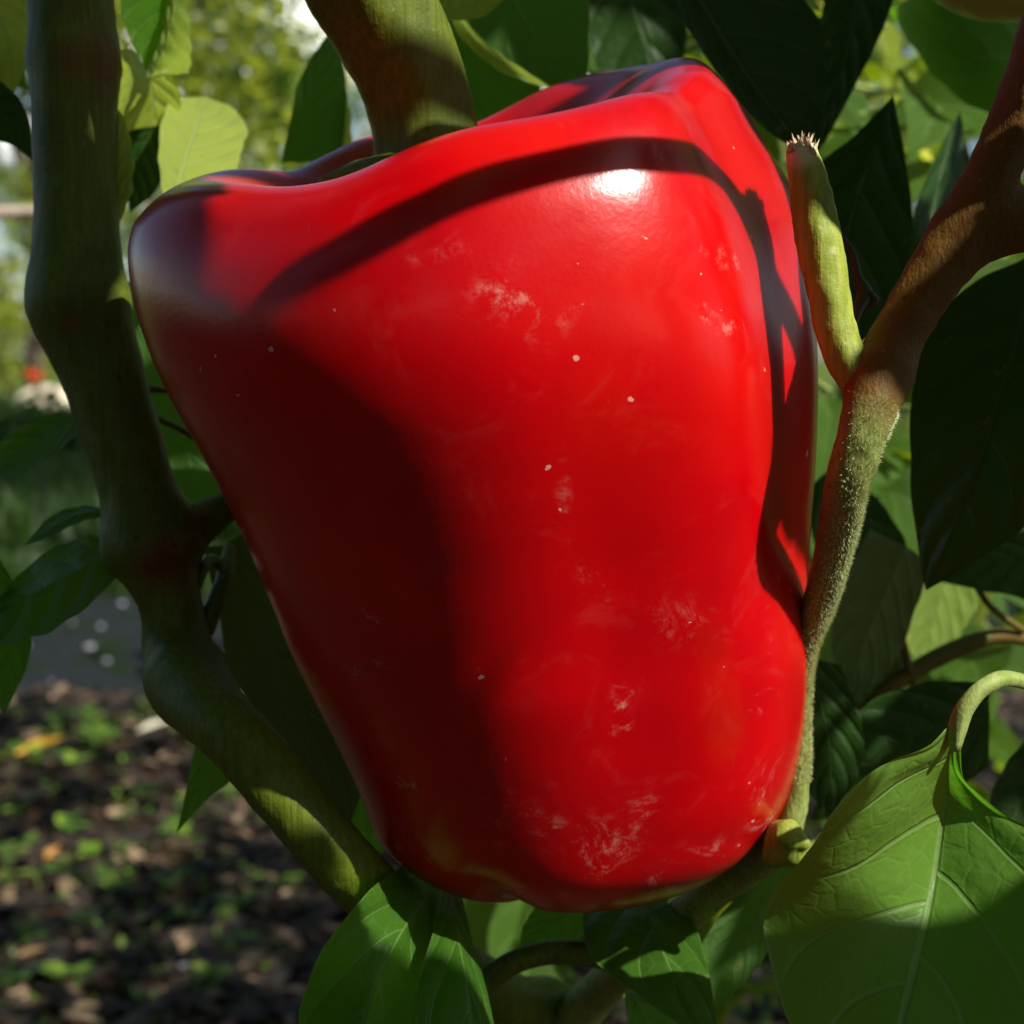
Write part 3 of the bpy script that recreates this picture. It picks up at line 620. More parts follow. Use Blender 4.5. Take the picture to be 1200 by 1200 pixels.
def ground_mat():
    k = N('garden_ground'); co = k.n('TexCoord').outputs['Object']; sep = k.n('SeparateXYZ', {0: co})
    y = k.math('ADD', sep.outputs[1], k.math('MULTIPLY', k.math('SUBTRACT', k.noise(co, 5, 3), .5), .25))
    mul = k.mix(k.step(k.noise(co, 60, 5, .7), .35, .68), (.012, .009, .005), (.065, .038, .022))
    mul = k.mix(k.step(k.noise(co, 190, 4, .7), .55, .7), mul, (.14, .09, .06))
    path = k.mix(k.step(k.noise(co, 110, 5, .7), .35, .7), (.010, .012, .014), (.035, .042, .048))
    path = k.mix(k.step(k.noise(co, 14, 4), .48, .62), path, (.014, .026, .008))
    gr = k.mix(k.step(k.noise(co, 9, 5, .7), .35, .65), (.035, .075, .012), (.13, .17, .03))
    c = k.mix(k.step(y, 1.56, 1.66), mul, path); c = k.mix(k.step(y, 2.35, 2.6), c, gr)
    nb = k.bump(k.noise(co, 130, 6, .7), .01, .7)
    return k.finish(k.n('BsdfPrincipled', {'Base Color': c, 'Roughness': .95, 'Normal': nb, 'Specular IOR Level': .08}))
tag(obj('ground', gv, gf, ground_mat(), None, origin=Vector((0, 0, 0))), kind='structure')

def tone_mat(name, stops, rough=.8, trans=0., tcol=(.3, .5, .05)):
    k = N(name); a = k.n('Attribute', attribute_name='tone').outputs['Fac']
    c = k.ramp(a, stops); co = k.n('TexCoord').outputs['Object']
    c = k.mix(k.math('MULTIPLY', k.step(k.noise(co, 150, 3), .4, .7), .4), c, tuple(v * .5 for v in stops[0][1]))
    b = k.n('BsdfPrincipled', {'Base Color': c, 'Roughness': rough})
    if trans:
        b = k.n('MixShader', {0: trans, 1: b, 2: k.n('BsdfTranslucent', {'Color': k.mix(.5, c, tcol)})})
    return k.finish(b)
M_LIT = tone_mat('litter_chips', [(0, (.010, .007, .004)), (.55, (.030, .018, .010)), (.85, (.10, .058, .034)), (1, (.36, .25, .15))])
rg = random.Random(11); V = []; Fc = []; tn = []
for i in range(9000):
    y = .62 + 1.05 * rg.random() ** 1.1; x = rg.uniform(-.42, .42) * y * 1.1
    if abs(x) > .42 * y: continue
    z = gz(x, y) + rg.uniform(.001, .006); l = rg.uniform(.004, .016); wd = l * rg.uniform(.15, .5); a = rg.uniform(0, 6.28)
    d = Vector((math.cos(a), math.sin(a), rg.uniform(-.35, .5))); e = Vector((-math.sin(a), math.cos(a), rg.uniform(-.3, .3))); c = Vector((x, y, z)); o_ = len(V)
    lift = Vector((0, 0, l * rg.uniform(.05, .3)))
    V += [c - d*l - e*wd, c - d*l + e*wd, c + e*wd*1.3 + lift, c - e*wd*1.2 + lift, c + d*l + e*wd*.5, c + d*l - e*wd*.5]
    Fc += [(o_, o_+3, o_+2, o_+1), (o_+3, o_+5, o_+4, o_+2)]; tn += [rg.random() ** 1.5] * 6
tag(obj('mulch_litter', V, Fc, M_LIT, None, origin=Vector((0, 1.1, 0)), attrs={'tone': tn}, smooth=False), kind='stuff')

M_WEED = tone_mat('small_weed_leaves', [(0, (.05, .11, .012)), (.5, (.11, .23, .02)), (1, (.26, .38, .04))], .5, .35)
def weed_mesh(seed, n, r0, h0):
    r = random.Random(seed); V = []; Fc = []; tn = []
    for i in range(n):
        a = i * 2.4 + r.uniform(-.4, .4); l = r0 * r.uniform(.6, 1.1); el = r.uniform(.15, .9); h = h0 * r.uniform(.2, 1)
        d = Vector((math.cos(a) * math.cos(el), math.sin(a) * math.cos(el), math.sin(el))); e = Vector((-math.sin(a), math.cos(a), 0)); b = Vector((d.x * .1 * l, d.y * .1 * l, h)); o_ = len(V)
        dn = Vector((0, 0, -.22 * l))
        V += [b, b + d*l*.35 + e*l*.28 + dn*0, b + d*l*.4 + dn*.1, b + d*l*.35 - e*l*.28, b + d*l*.75 + e*l*.22 + dn*.5, b + d*l*.75 - e*l*.22 + dn*.5, b + d*l + dn]
        Fc += [(o_, o_+2, o_+1), (o_, o_+3, o_+2), (o_+1, o_+2, o_+4), (o_+2, o_+3, o_+5), (o_+2, o_+5, o_+6), (o_+2, o_+6, o_+4)]; tn += [r.random()] * 7
    # little stalk
    o_ = len(V); q = .0007
    V += [Vector((q, 0, -.004)), Vector((-q, q, -.004)), Vector((-q, -q, -.004)), Vector((0, 0, h0))]; Fc += [(o_, o_+1, o_+3), (o_+1, o_+2, o_+3), (o_+2, o_, o_+3)]; tn += [.6] * 4
    me = bpy.data.meshes.new('weed_seedling'); me.from_pydata([tuple(v) for v in V], [], Fc)
    a = me.attributes.new('tone', 'FLOAT', 'POINT'); a.data.foreach_set('value', tn); me.materials.append(M_WEED)
    me.polygons.foreach_set('use_smooth', [True] * len(me.polygons)); return me
WM = [weed_mesh(20 + i, 5 + 2 * (i % 4), .010 + .003 * (i % 3), .008 + .004 * (i % 2)) for i in range(7)]
def ground_at(px, py):
    dx, dy = (px - 600) / F, (600 - py) / F; v = RIGHT * dx + UP * dy + FWD; t = -CAM.z / v.z; return CAM + v * t
spots_w = [(70, 870, 1.6), (100, 865, 1.7), (125, 885, 1.6), (45, 905, 1.4), (10, 900, 1.3), (85, 912, 1.2), (80, 985, 1.5), (38, 1000, 1.1), (15, 1015, 1.), (110, 1015, .9), (75, 1035, 1.), (45, 1040, 1.), (130, 1055, 1.), (5, 1045, 1.),
   (150, 960, .9), (170, 940, 1.1), (240, 945, 1.3), (270, 935, 1.2), (210, 985, 1.1), (205, 1000, 1.), (300, 1045, .8), (325, 1048, .8), (345, 1046, .7), (280, 1075, .9), (265, 1085, .8), (150, 1060, .9), (195, 1055, .8), (330, 965, .9), (350, 980, 1.),
   (280, 1130, .9), (75, 1165, 1.), (35, 1120, 1.2), (250, 1180, 1.), (20, 960, 1.), (145, 1010, .9), (60, 940, 1.), (230, 880, 1.), (600, 1150, .9), (720, 1180, .9), (215, 1090, .8), (100, 1100, .8), (20, 850, 1.1), (170, 845, 1.), (15, 1175, 1.3)]
ORD = ['leftmost', 'second from the left', 'third from the left', 'fourth from the left', 'fifth from the left', 'sixth from the left', 'seventh from the left', 'eighth from the left', 'ninth from the left', 'tenth from the left', 'eleventh from the left', 'twelfth from the left']
def weed_zone(px, py):
    if px > 500: return 'in the gap below the red pepper'
    if py < 925: return 'level with the yellow fallen leaf'
    if py < 990: return 'in the row just below the yellow fallen leaf'
    if py < 1050 and px < 160: return 'around the small orange fallen leaf'
    if py < 1075: return 'below the pointed hanging leaf' if px > 180 else 'just below the orange fallen leaf'
    return 'in the lowest strip of dark mulch'
def weed_label(i):
    z = weed_zone(*spots_w[i][:2]); same = sorted((q[0], j) for j, q in enumerate(spots_w) if weed_zone(*q[:2]) == z)
    return 'green weed seedling %s, %s' % (z, ORD[[j for _, j in same].index(i)])
for i, (px, py, k) in enumerate(spots_w):
    g_ = ground_at(px, py); o = bpy.data.objects.new('weed_seedling', WM[i % 7]); COL.objects.link(o)
    o.location = (g_.x, g_.y, gz(g_.x, g_.y) + .003); o.rotation_euler = (0, 0, i * 1.7); o.scale = (k * 1.15,) * 3
    tag(o, weed_label(i), 'weed', 'weed seedlings in the mulch')
# low moss-like cover, grass beyond the path
V = []; Fc = []; tn = []
for i in range(5200):
    y = .65 + .95 * rg.random(); x = rg.uniform(-.40, .40) * y
    if noise.noise(Vector((x * 6, y * 6, 3))) < .02: continue
    a = rg.uniform(0, 6.28); l = rg.uniform(.003, .008); c = Vector((x, y, gz(x, y) + .005)); d = Vector((math.cos(a), math.sin(a), rg.uniform(.1, 1.2))) * l; e = Vector((-math.sin(a), math.cos(a), 0)) * l * .35
    o_ = len(V); V += [c, c + d*.5 + e, c + d, c + d*.5 - e]; Fc += [(o_, o_+1, o_+2, o_+3)]; tn += [rg.random() * .8] * 4
tag(obj('ground_cover', V, Fc, M_WEED, None, origin=Vector((0, 1, 0)), attrs={'tone': tn}), kind='stuff')
M_GRASS = tone_mat('meadow_grass', [(0, (.018, .045, .008)), (.5, (.05, .11, .014)), (1, (.20, .26, .05))], .6, .4)
V = []; Fc = []; tn = []
for i in range(26000):
    y = 2.35 + 9 * rg.random() ** 1.7; x = rg.uniform(-.46, -.16) * y if rg.random() < .8 else rg.uniform(-.2, .45) * y
    l = rg.uniform(.04, .13) * (1 if y > 2.7 else .5); a = rg.uniform(0, 6.28); wd = rg.uniform(.003, .007) * (1 + y * .12); z = gz(x, y) - .005
    d = Vector((math.cos(a), math.sin(a), 0)); e = Vector((-math.sin(a), math.cos(a), 0)); o_ = len(V); b = rg.uniform(.1, .6)
    V += [Vector((x, y, z)) + e*wd, Vector((x, y, z)) - e*wd, Vector((x, y, z + l*.6)) + d*l*b*.3 + e*wd*.8, Vector((x, y, z + l*.6)) + d*l*b*.3 - e*wd*.8, Vector((x, y, z + l)) + d*l*b]
    Fc += [(o_, o_+1, o_+3, o_+2), (o_+2, o_+3, o_+4)]; tn += [rg.random() * (.3 if y < 6 else 1)] * 5  # nearer blades toned darker to stand for the shade there
tag(obj('grass', V, Fc, M_GRASS, None, origin=Vector((0, 4, 0)), attrs={'tone': tn}), kind='stuff')

# pebbles, fallen leaves
def pebble(seed, r):
    bm = bmesh.new(); bmesh.ops.create_icosphere(bm, subdivisions=2, radius=r)
    for v in bm.verts: v.co = Vector((v.co.x * 1.25, v.co.y, v.co.z * .65)) * (1 + .25 * noise.noise(v.co / r * 1.1 + Vector((seed * 7, 0, 0))))
    me = bpy.data.meshes.new('pebble'); bm.to_mesh(me); bm.free(); me.polygons.foreach_set('use_smooth', [True] * len(me.polygons)); me.materials.append(M_PEB); return me
k = N('pale_pebble'); co = k.n('TexCoord').outputs['Object']
M_PEB = k.finish(k.n('BsdfPrincipled', {'Base Color': k.mix(k.noise(co, 90, 4), (.14, .14, .18), (.38, .37, .42)), 'Roughness': .7}))
PEBL = ['largest pale pebble on the dark path behind the left stem', 'pale pebble just below and left of the largest one on the path', 'pale pebble low on the path between two others near the left stem', 'small pebble high on the path close beside the left stem', 'small pebble at the near border of the path, above the yellow fallen leaf',
   'pebble at the left of the path beside the left edge leaf', 'pebble on the path nearest the bend of the left stem', 'whitish pebble lying alone in the dark mulch at the bottom', 'round pale pebble in the gap under the pepper, below the curved petiole', 'pebble seen right beneath the lower tip of the pepper',
   'small pebble on the path, lowest of the right hand cluster', 'small pebble on the path, left of the largest pebble', 'far pebble at the top left of the path']
PM = [pebble(i, .0032 + .0012 * (i % 3)) for i in range(4)]
for i, (px, py, k_) in enumerate([(143, 712, 1.5), (118, 738, 1.), (105, 760, 1.1), (160, 690, .8), (60, 800, .8), (30, 760, 1.), (190, 770, .9), (216, 1148, 1.1), (690, 1172, 1.4), (700, 1080, 1.), (125, 780, .8), (85, 735, .9), (20, 700, 1.)]):
    g_ = ground_at(px, py); o = bpy.data.objects.new('pebble', PM[i % 4]); COL.objects.link(o)
    o.location = (g_.x, g_.y, gz(g_.x, g_.y) + .003); o.rotation_euler = (0, 0, i * 2.1); o.scale = (k_,) * 3
    tag(o, PEBL[i], 'pebble', 'pebbles on the soil')
def dry_leaf(name, px, py, l, rot, colr, label):
    k = N(name + '_' + 'skin'); co = k.n('TexCoord').outputs['Object']
    m = k.finish(k.n('BsdfPrincipled', {'Base Color': k.mix(k.noise(co, 120, 3), colr, tuple(c * .55 for c in colr)), 'Roughness': .6}))
    g_ = ground_at(px, py); b = Vector((g_.x, g_.y, gz(g_.x, g_.y) + .008)); d = Vector((math.cos(rot), math.sin(rot), .12)); e = Vector((-math.sin(rot), math.cos(rot), 0)); u = Vector((0, 0, 1))
    M = [b - d*l*.5, b, b + d*l*.5 + u*l*.15]; L = [M[0], b - e*l*.24 + u*l*.14, M[2]]; R = [M[0], b + e*l*.24 + u*l*.16, M[2]]
    V, Fc, UV = leaf_grid([tuple(v) for v in M], [tuple(v) for v in L], [tuple(v) for v in R], nv=12, nu=3)
    tag(obj(name, V, Fc, m, None, origin=b, uv=UV), label, 'fallen leaf')
dry_leaf('fallen_leaf', 45, 888, .050, .45, (.62, .38, .03), 'fallen yellow leaf lying curled among the weeds at the left')
dry_leaf('fallen_leaf', 181, 866, .040, .3, (.80, .74, .58), 'bleached cream fallen leaf lying in the sun beside the yellow one')
dry_leaf('fallen_leaf', 62, 1020, .020, 1.3, (.42, .20, .04), 'small orange fallen leaf standing on edge between weed seedlings')
dry_leaf('fallen_leaf', 35, 1140, .022, .2, (.36, .22, .10), 'small tan fallen leaf at the bottom left corner of the mulch')

# ================================================================== BACKGROUND
M_BARK = stem_mat('tree_bark', a=(.06, .045, .03), b_=(.13, .10, .07), scale=60)
def crown_mat(name, a, b, tcol, tw=.4):
    k = N(name); t = k.n('Attribute', attribute_name='tone').outputs['Fac']; c = k.mix(t, a, b)
    return k.finish(k.n('MixShader', {0: tw, 1: k.n('BsdfPrincipled', {'Base Color': c, 'Roughness': .5}), 2: k.n('BsdfTranslucent', {'Color': tcol})}))
M_CR = [crown_mat('olive_crown', (.05, .08, .012), (.24, .27, .03), (.55, .62, .05, 1), .45), crown_mat('dark_crown', (.02, .05, .012), (.07, .12, .02), (.15, .3, .03, 1)), crown_mat('yellow_green_crown', (.14, .18, .02), (.38, .40, .05), (.7, .8, .08, 1), .45)]
def tree(x, y, h, cr_r, z0, nl, ls, mat, seed, name, label, cat, trunk_r=.07, group=None, clumps=16, flat=.8):
    r = random.Random(seed); t = empty(name, (x, y, 0)); tag(t, label, cat, group)
    limbs = [sweep([(x, y, -.05, trunk_r), (x + .04*h*.3, y, h*.3, trunk_r*.8), (x - .03*h, y, h*.6, trunk_r*.55), (x, y, h*.92, trunk_r*.2)], 24, nr=10)]
    cl = []
    for i in range(clumps):
        a = r.uniform(0, 6.28); el = r.uniform(-.75, 1.); rr = cr_r * (r.random() ** .4) * .85; zc = z0 + (h - z0) * .5
        c = Vector((x + math.cos(a)*rr*math.sqrt(1-el*el*.8), y + math.sin(a)*rr*math.sqrt(1-el*el*.8), zc + el*(h - z0)*.5*flat)); cl.append((c, cr_r * r.uniform(.22, .42)))
        if i % 2 == 0: b = z0 * .6 + (c.z - z0 * .6) * .3; limbs.append(sweep([(x, y, max(b, .05), trunk_r*.4), ((x+c.x)/2, (y+c.y)/2, (b+c.z)/2 + .05*h, trunk_r*.25), (c.x, c.y, c.z, trunk_r*.08)], 12, nr=6))
    obj('trunk', *merge(limbs), M_BARK, t, attrs=None)
    V = []; Fc = []; tn = []
    for i in range(nl):
        c, cr0 = cl[r.randrange(clumps)]; g = Vector((r.gauss(0, 1), r.gauss(0, 1), r.gauss(0, .8))); g = g / max(g.length, 1e-3) * cr0 * (r.random() ** .5) * 1.15
        p = c + g; d = Vector((r.uniform(-1, 1), r.uniform(-1, 1), r.uniform(-1, .4))).normalized(); e = d.cross(Vector((r.uniform(-1, 1), r.uniform(-1, 1), 1))).normalized(); l = ls * r.uniform(.6, 1.3)
        o_ = len(V); V += [p, p + d*l*.5 + e*l*.28, p + d*l, p + d*l*.5 - e*l*.28]; Fc.append((o_, o_+1, o_+2, o_+3)); tn += [r.random()] * 4
    obj('crown', V, Fc, mat, t, origin=Vector((x, y, h * .7)), attrs={'tone': tn}, smooth=False)
    return t
def gx_at(px, y): return (px - 600) / F * y
tree(gx_at(40, 11), 11, 4.2, 1.9, .6, 7000, .12, M_CR[0], 1, 'tree', 'olive green broadleaf tree beyond the lawn at the far left', 'tree')
tree(gx_at(215, 13), 13, 4.3, 1.5, .7, 5200, .13, M_CR[1], 2, 'tree', 'dark green tree just left of the bright sky gaps', 'tree')
tree(gx_at(330, 16), 16, 3.6, 1.9, .5, 3600, .15, M_CR[2], 3, 'tree', 'thin yellow green tree with sky showing through its crown', 'tree')
tree(gx_at(560, 17), 17, 5.5, 2.6, .4, 5000, .16, M_CR[1], 4, 'tree', 'dark tree behind the thick curved stalk of the pepper', 'tree')
tree(gx_at(800, 15), 15, 6.0, 3., .4, 6000, .16, M_CR[0], 5, 'tree', 'tall olive tree hidden mostly behind the upper right leaves', 'tree')
tree(gx_at(1150, 16), 16, 6.0, 3.2, .4, 5000, .18, M_CR[1], 6, 'tree', 'dark tree behind the plants at the right edge', 'tree')
for i, (px, y, h, r_, mi, lab) in enumerate([(10, 11.6, .95, .6, 2, 'sunlit yellow green bush on the lawn at the far left edge'), (110, 12.5, 1.0, .7, 2, 'bright yellow green bush on the lawn, right of the pale stone'),
        (235, 10.5, 1.3, .7, 0, 'olive bush in front of the dark tree'), (-60, 7.2, .9, .5, 0, 'olive bush partly cut off by the left edge'), (330, 9, .9, .7, 1, 'dark low bush behind the shoulder of the red pepper'),
        (30, 5.2, .16, .35, 1, 'low dark bush in the shade between lawn and path')]):
    tree(gx_at(px, y), y, h, r_, .05, 2200, .06, M_CR[mi], 30 + i, 'bush', lab, 'bush', trunk_r=.02, clumps=12)
# cumulus shape added behind the trees to whiten the sky gaps
bm = bmesh.new(); rc = random.Random(8)
for i in range(70):
    x = gx_at(rc.uniform(60, 700), 240); c = Vector((x, 240 + rc.uniform(-6, 6), CAM.z + rc.uniform(8, 60))); r_ = rc.uniform(4, 10)
    n0 = len(bm.verts); bmesh.ops.create_icosphere(bm, subdivisions=3, radius=r_, matrix=Matrix.Translation(c)); bm.verts.ensure_lookup_table()
    for v in list(bm.verts)[n0:]: v.co = c + (v.co - c) * (1 + .35 * noise.noise(v.co * .18) + .12 * noise.noise(v.co * .6))
me = bpy.data.meshes.new('cloud'); bm.to_mesh(me); bm.free(); me.polygons.foreach_set('use_smooth', [True] * len(me.polygons))
k = N('white_cloud'); me.materials.append(k.finish(k.n('BsdfDiffuse', {'Color': (.9, .92, .95, 1)})))
o = bpy.data.objects.new('cloud', me); COL.objects.link(o); tag(o, kind='stuff')
# pale stone with an orange flower
def rock(px, y, r, label):
    bm = bmesh.new(); bmesh.ops.create_icosphere(bm, subdivisions=3, radius=r)
    for v in bm.verts: v.co = Vector((v.co.x * 1.3, v.co.y, v.co.z * .9)) * (1 + .3 * noise.noise(v.co / r * 1.3))
    me = bpy.data.meshes.new('stone'); bm.to_mesh(me); bm.free(); me.polygons.foreach_set('use_smooth', [True] * len(me.polygons))
    k = N('pale_stone'); co = k.n('TexCoord').outputs['Object']; me.materials.append(k.finish(k.n('BsdfPrincipled', {'Base Color': k.mix(k.noise(co, 9, 4), (.52, .43, .30), (.72, .64, .48)), 'Roughness': .8})))
    o = bpy.data.objects.new('stone', me); COL.objects.link(o); o.location = (gx_at(px, y), y, r * .55); tag(o, label, 'stone')
rock(60, 9.0, .15, 'pale rounded stone standing on the sunlit lawn at the left')
fx, fy = gx_at(43, 8.7), 8.7; fl = empty('orange_flower', (fx, fy, 0)); tag(fl, 'orange red flower head beside the pale stone on the lawn', 'flower')
V = []; Fc = []
for i in range(26):
    a = i * 2.4; el = .9 - i * .05; d = Vector((math.cos(a)*math.cos(el), math.sin(a)*math.cos(el), math.sin(el))); e = Vector((-math.sin(a), math.cos(a), 0)); b = Vector((fx, fy, .26)); o_ = len(V)
    V += [b, b + d*.05 + e*.02, b + d*.085, b + d*.05 - e*.02]; Fc.append((o_, o_+1, o_+2, o_+3))
M_OR = N('orange_petals'); M_OR = M_OR.finish(M_OR.n('BsdfPrincipled', {'Base Color': (.75, .14, .015, 1), 'Roughness': .5}))
obj('flower_head', V, Fc, M_OR, fl); obj('stem', *sweep([(fx, fy, -.01, .005), (fx + .01, fy, .13, .004), (fx, fy, .27, .003)], 10, nr=8), M_STEM, fl)
# cane rail
cr_ = empty('cane_rail', (-.62, 1.1, 0)); tag(cr_, 'thin pale horizontal cane rail running behind the left stem', 'rail')
a_ = P(-150, 254, 1.15); b_ = P(95, 246, 1.15)
M_CANE = stem_mat('weathered_cane', a=(.42, .33, .27), b_=(.55, .45, .38), stretch=(.06, 1, 1), scale=500)
obj('rail', *sweep([(a_.x, a_.y, a_.z, .0042), ((a_.x+b_.x)/2, a_.y, (a_.z+b_.z)/2, .0045), (b_.x, b_.y, b_.z, .004)], 20, nr=10), M_CANE, cr_)
c_ = P(-110, 253, 1.155); obj('post', *sweep([(c_.x, c_.y + .008, -.02, .008), (c_.x, c_.y + .008, c_.z + .06, .007)], 20, nr=10), M_CANE, cr_)

# ================================================================== NEIGHBOUR PLANTS
SX = SUN.cross(Vector((0, 0, 1))).normalized(); SY = SX.cross(SUN)
def sproj(p): p = Vector(p); return (p.dot(SX), p.dot(SY)), p.dot(SUN)
def visible_zone(c, r=.05, dmin=.30):
    px, py, d = frame_of(c)
    if d < .02: return (Vector(c) - CAM).length < .12
    m = r / d * F
    return d < dmin and -m < px < 1200 + m and -m < py < 1200 + m
def garden_plant(x, y, h, nl, seed, label, spread=.16, lmin=.05, lmax=.085, zmin=.25):
    r = random.Random(seed); t = empty('pepper_plant', (x, y, 0)); tag(t, label, 'plant', 'pepper plants in the bed')
    stems = []; tips = []
    fk = h * r.uniform(.3, .4); stems.append(sweep([(x, y, -.01, .006), (x + .01, y, fk * .5, .0055), (x, y, fk, .005)], 16, nr=8))
    for b in range(5):
        a = b * 1.26 + r.uniform(-.4, .4); rr = spread * r.uniform(.5, 1.); pts = [(x, y, fk - .01, .0045)]
        for q in (.35, .7, 1.):
            pts.append((x + math.cos(a)*rr*q + r.uniform(-.015, .015), y + math.sin(a)*rr*q + r.uniform(-.015, .015), fk + (h - fk) * q * r.uniform(.85, 1.), .0042 * (1 - q * .6)))
        stems.append(sweep(pts, 20, nr=7)); tips.append(cr(pts, 20))
    V, Fc = merge(stems)
    if not any(visible_zone(v, .005, .26) for v in V[::9]): obj('stem', V, Fc, M_STEM, t)
    for i in range(nl):
        c = tips[r.randrange(5)]; k = r.randint(3, 19); b = Vector(c[k, :3]); a = r.uniform(0, 6.28); l = r.uniform(lmin, lmax)
        d = Vector((math.cos(a), math.sin(a), r.uniform(-.7, .35)))
        if b.z < zmin * h: continue
        if visible_zone(b + d.normalized() * l * .5, l * .6): continue
        if shades_lit([b + d.normalized() * l * q for q in (.2, .5, .8, 1.)], .022): continue
        place_leaf(PROTO[r.randrange(7)], b, d, l, t, r.uniform(-.6, .6))
    return t

# places that the sun reaches in the photograph: the plants' foliage leaves these open
LIT = []
for i in range(0, len(PF), 41):
    f_ = PF[i]; n_ = (PW[f_[1]] - PW[f_[0]]).cross(PW[f_[2]] - PW[f_[1]]); n_ = n_.normalized() if n_.length else Vector((0, 0, 1))
    if n_.dot(PW[f_[0]] - P(600, 600, D0)) < 0: n_ = -n_
    px_, py_, d_ = frame_of(PW[f_[0]])
    if n_.dot(SUN) > .05 and n_.dot(CAM - PW[f_[0]]) > 0 and (px_ > 430 or py_ < 330) and px_ > 275 and not (600 < px_ < 850 and py_ < 135) and not (abs(py_ - 555) < 125 and px_ > 955 - 68 * (1 - (abs(py_ - 555) / 130) ** 2)): LIT.append(PW[f_[0]].copy())
LIT += [P(*q) for q in [(945, 200, .149), (960, 260, .149), (968, 290, .149), (1060, 910, .148), (1030, 950, .149), (1000, 980, .150), (1080, 960, .150), (1060, 1000, .151), (1100, 900, .149),
        (1150, 800, .149), (1125, 840, .149), (1150, 960, .152), (1165, 990, .152), (268, 840, .171), (275, 855, .171), (285, 838, .172), (330, 905, .164), (338, 915, .164), (345, 900, .165), (325, 920, .164), (430, 1035, .166), (440, 1020, .166), (235, 140, .21), (215, 150, .21), (265, 150, .21), (235, 190, .21), (210, 60, .19), (212, 20, .19),
        (150, 110, .185), (140, 220, .187), (600, 88, .21), (570, 62, .21), (686, 60, .22), (915, 985, .17)]]
for x in range(192, 284, 11):
    for y in range(118, 224, 11): LIT.append(P(x, y, .236 - (y - 115) / 110 * .035))
for x in range(200, 224, 8):
    for y in range(-10, 84, 10): LIT.append(P(x, y, .208))
for y in range(60, 150, 10): LIT += [P(135, y, .2), P(155, y, .21)]
for x in range(985, 1190, 12):
    for y in range(880, 1010, 12): LIT.append(P(x, y, .151))
for q in cr(rdown, 150)[12:66:2]: LIT += [Vector(q[:3]) + RIGHT * q[3] * f - FWD * q[3] * math.sqrt(1 - f * f) for f in (-.2, .3, .7)]
LIT += [P(*q) for q in [(1160, 500, .178), (1185, 480, .178), (1170, 530, .178), (1195, 510, .178), (1120, 2, .198), (1150, 8, .196), (1185, 8, .196)]]
GLIT = [(60 + 0, 870), (90, 862), (120, 880), (40, 900), (12, 905), (85, 905), (178, 866), (160, 868), (80, 985), (40, 1005), (15, 1015), (105, 1018), (72, 1035), (45, 1042), (235, 945), (265, 935), (290, 970), (320, 985), (345, 990), (205, 1000), (310, 1046), (340, 1048), (35, 1140), (20, 1138), (130, 985), (150, 960), (60, 1060), (70, 1165), (600, 1160)]
for q in GLIT:
    g_ = ground_at(*q); LIT.append(g_)
for q in [(990, 165, .4), (1010, 145, .4), (970, 175, .4), (1050, 135, .4), (1062, 110, .4), (1075, 100, .41), (1085, 140, .41), (1085, 185, .38), (1095, 195, .38), (1050, 225, .42), (1010, 325, .4), (1035, 318, .4), (1050, 312, .4), (1080, 745, .3), (1060, 80, .45), (975, 25, .4), (1035, 30, .42), (740, 30, .4), (780, 62, .38), (1165, 60, .38), (1120, 230, .42), (1110, 60, .5), (1190, 260, .34), (1000, 880, .4), (1160, 1000, .4)]:
    LIT.append(P(*q))
LIT2 = [sproj(q) for q in LIT]
def shades_lit(pts, m):
    for p in pts:
        (a, b), t = sproj(p)
        for (c, d), t2 in LIT2:
            if t > t2 and (a - c) ** 2 + (b - d) ** 2 < m * m: return True
    return False

back = empty('pepper_plant', (.12, .46, 0)); tag(back, 'leafy pepper plant filling the gaps right behind the red pepper and its right stem', 'plant', 'pepper plants in the bed')
rb = random.Random(21)
bst = [[(.12, .46, 0, .006), (.12, .46, .2, .0055), (.11, .46, .30, .005), (.10, .45, .40, .004), (.09, .45, .50, .003)], [(.12, .46, .22, .005), (.15, .46, .32, .004), (.18, .47, .42, .003), (.19, .46, .52, .002)],
       [(.12, .46, .26, .004), (.06, .42, .36, .003), (.03, .40, .45, .0025), (.0, .4, .52, .002)], [(.12, .46, .15, .004), (.18, .42, .24, .003), (.22, .38, .28, .002)]]
for q in bst: obj('stem', *sweep(q, 30, nr=8), M_STEM, back)
bs_ = np.concatenate([cr(q, 40)[10:] for q in bst])
for i in range(150):
    px = rb.uniform(930, 1260); py = rb.uniform(-60, 1000); d = rb.uniform(.30, .56)
    if i % 5 == 0: px = rb.uniform(560, 960); py = rb.uniform(-60, 130)
    if i % 11 == 0: px = rb.uniform(560, 900); py = rb.uniform(1040, 1240)
    tip = P(px, py, d); j = np.argmin(np.linalg.norm(bs_[:, :3] - np.array(tip), axis=1)); q = Vector(bs_[j, :3]); dr = (tip - q)
    l = rb.uniform(.035, .065); dr = (dr.normalized() if dr.length > .01 else Vector((1, 0, 0))) + Vector((rb.uniform(-.8, .8), rb.uniform(-.6, .2), rb.uniform(-.9, .3)))
    dr.normalize(); base = tip - dr * l * .5
    if shades_lit([base + dr * l * f for f in (.2, .5, .8, 1.)], .010): continue
    o = place_leaf(PROTO[rb.randrange(7)], base, dr, l, back, rb.uniform(-.9, .9))
    if (base - q).length < .12: obj('petiole', *sweep([(*q, .0009), (*((q + base) / 2 + Vector((0, 0, .004))), .0008), (*base, .0007)], 6, nr=5), M_PET, back)

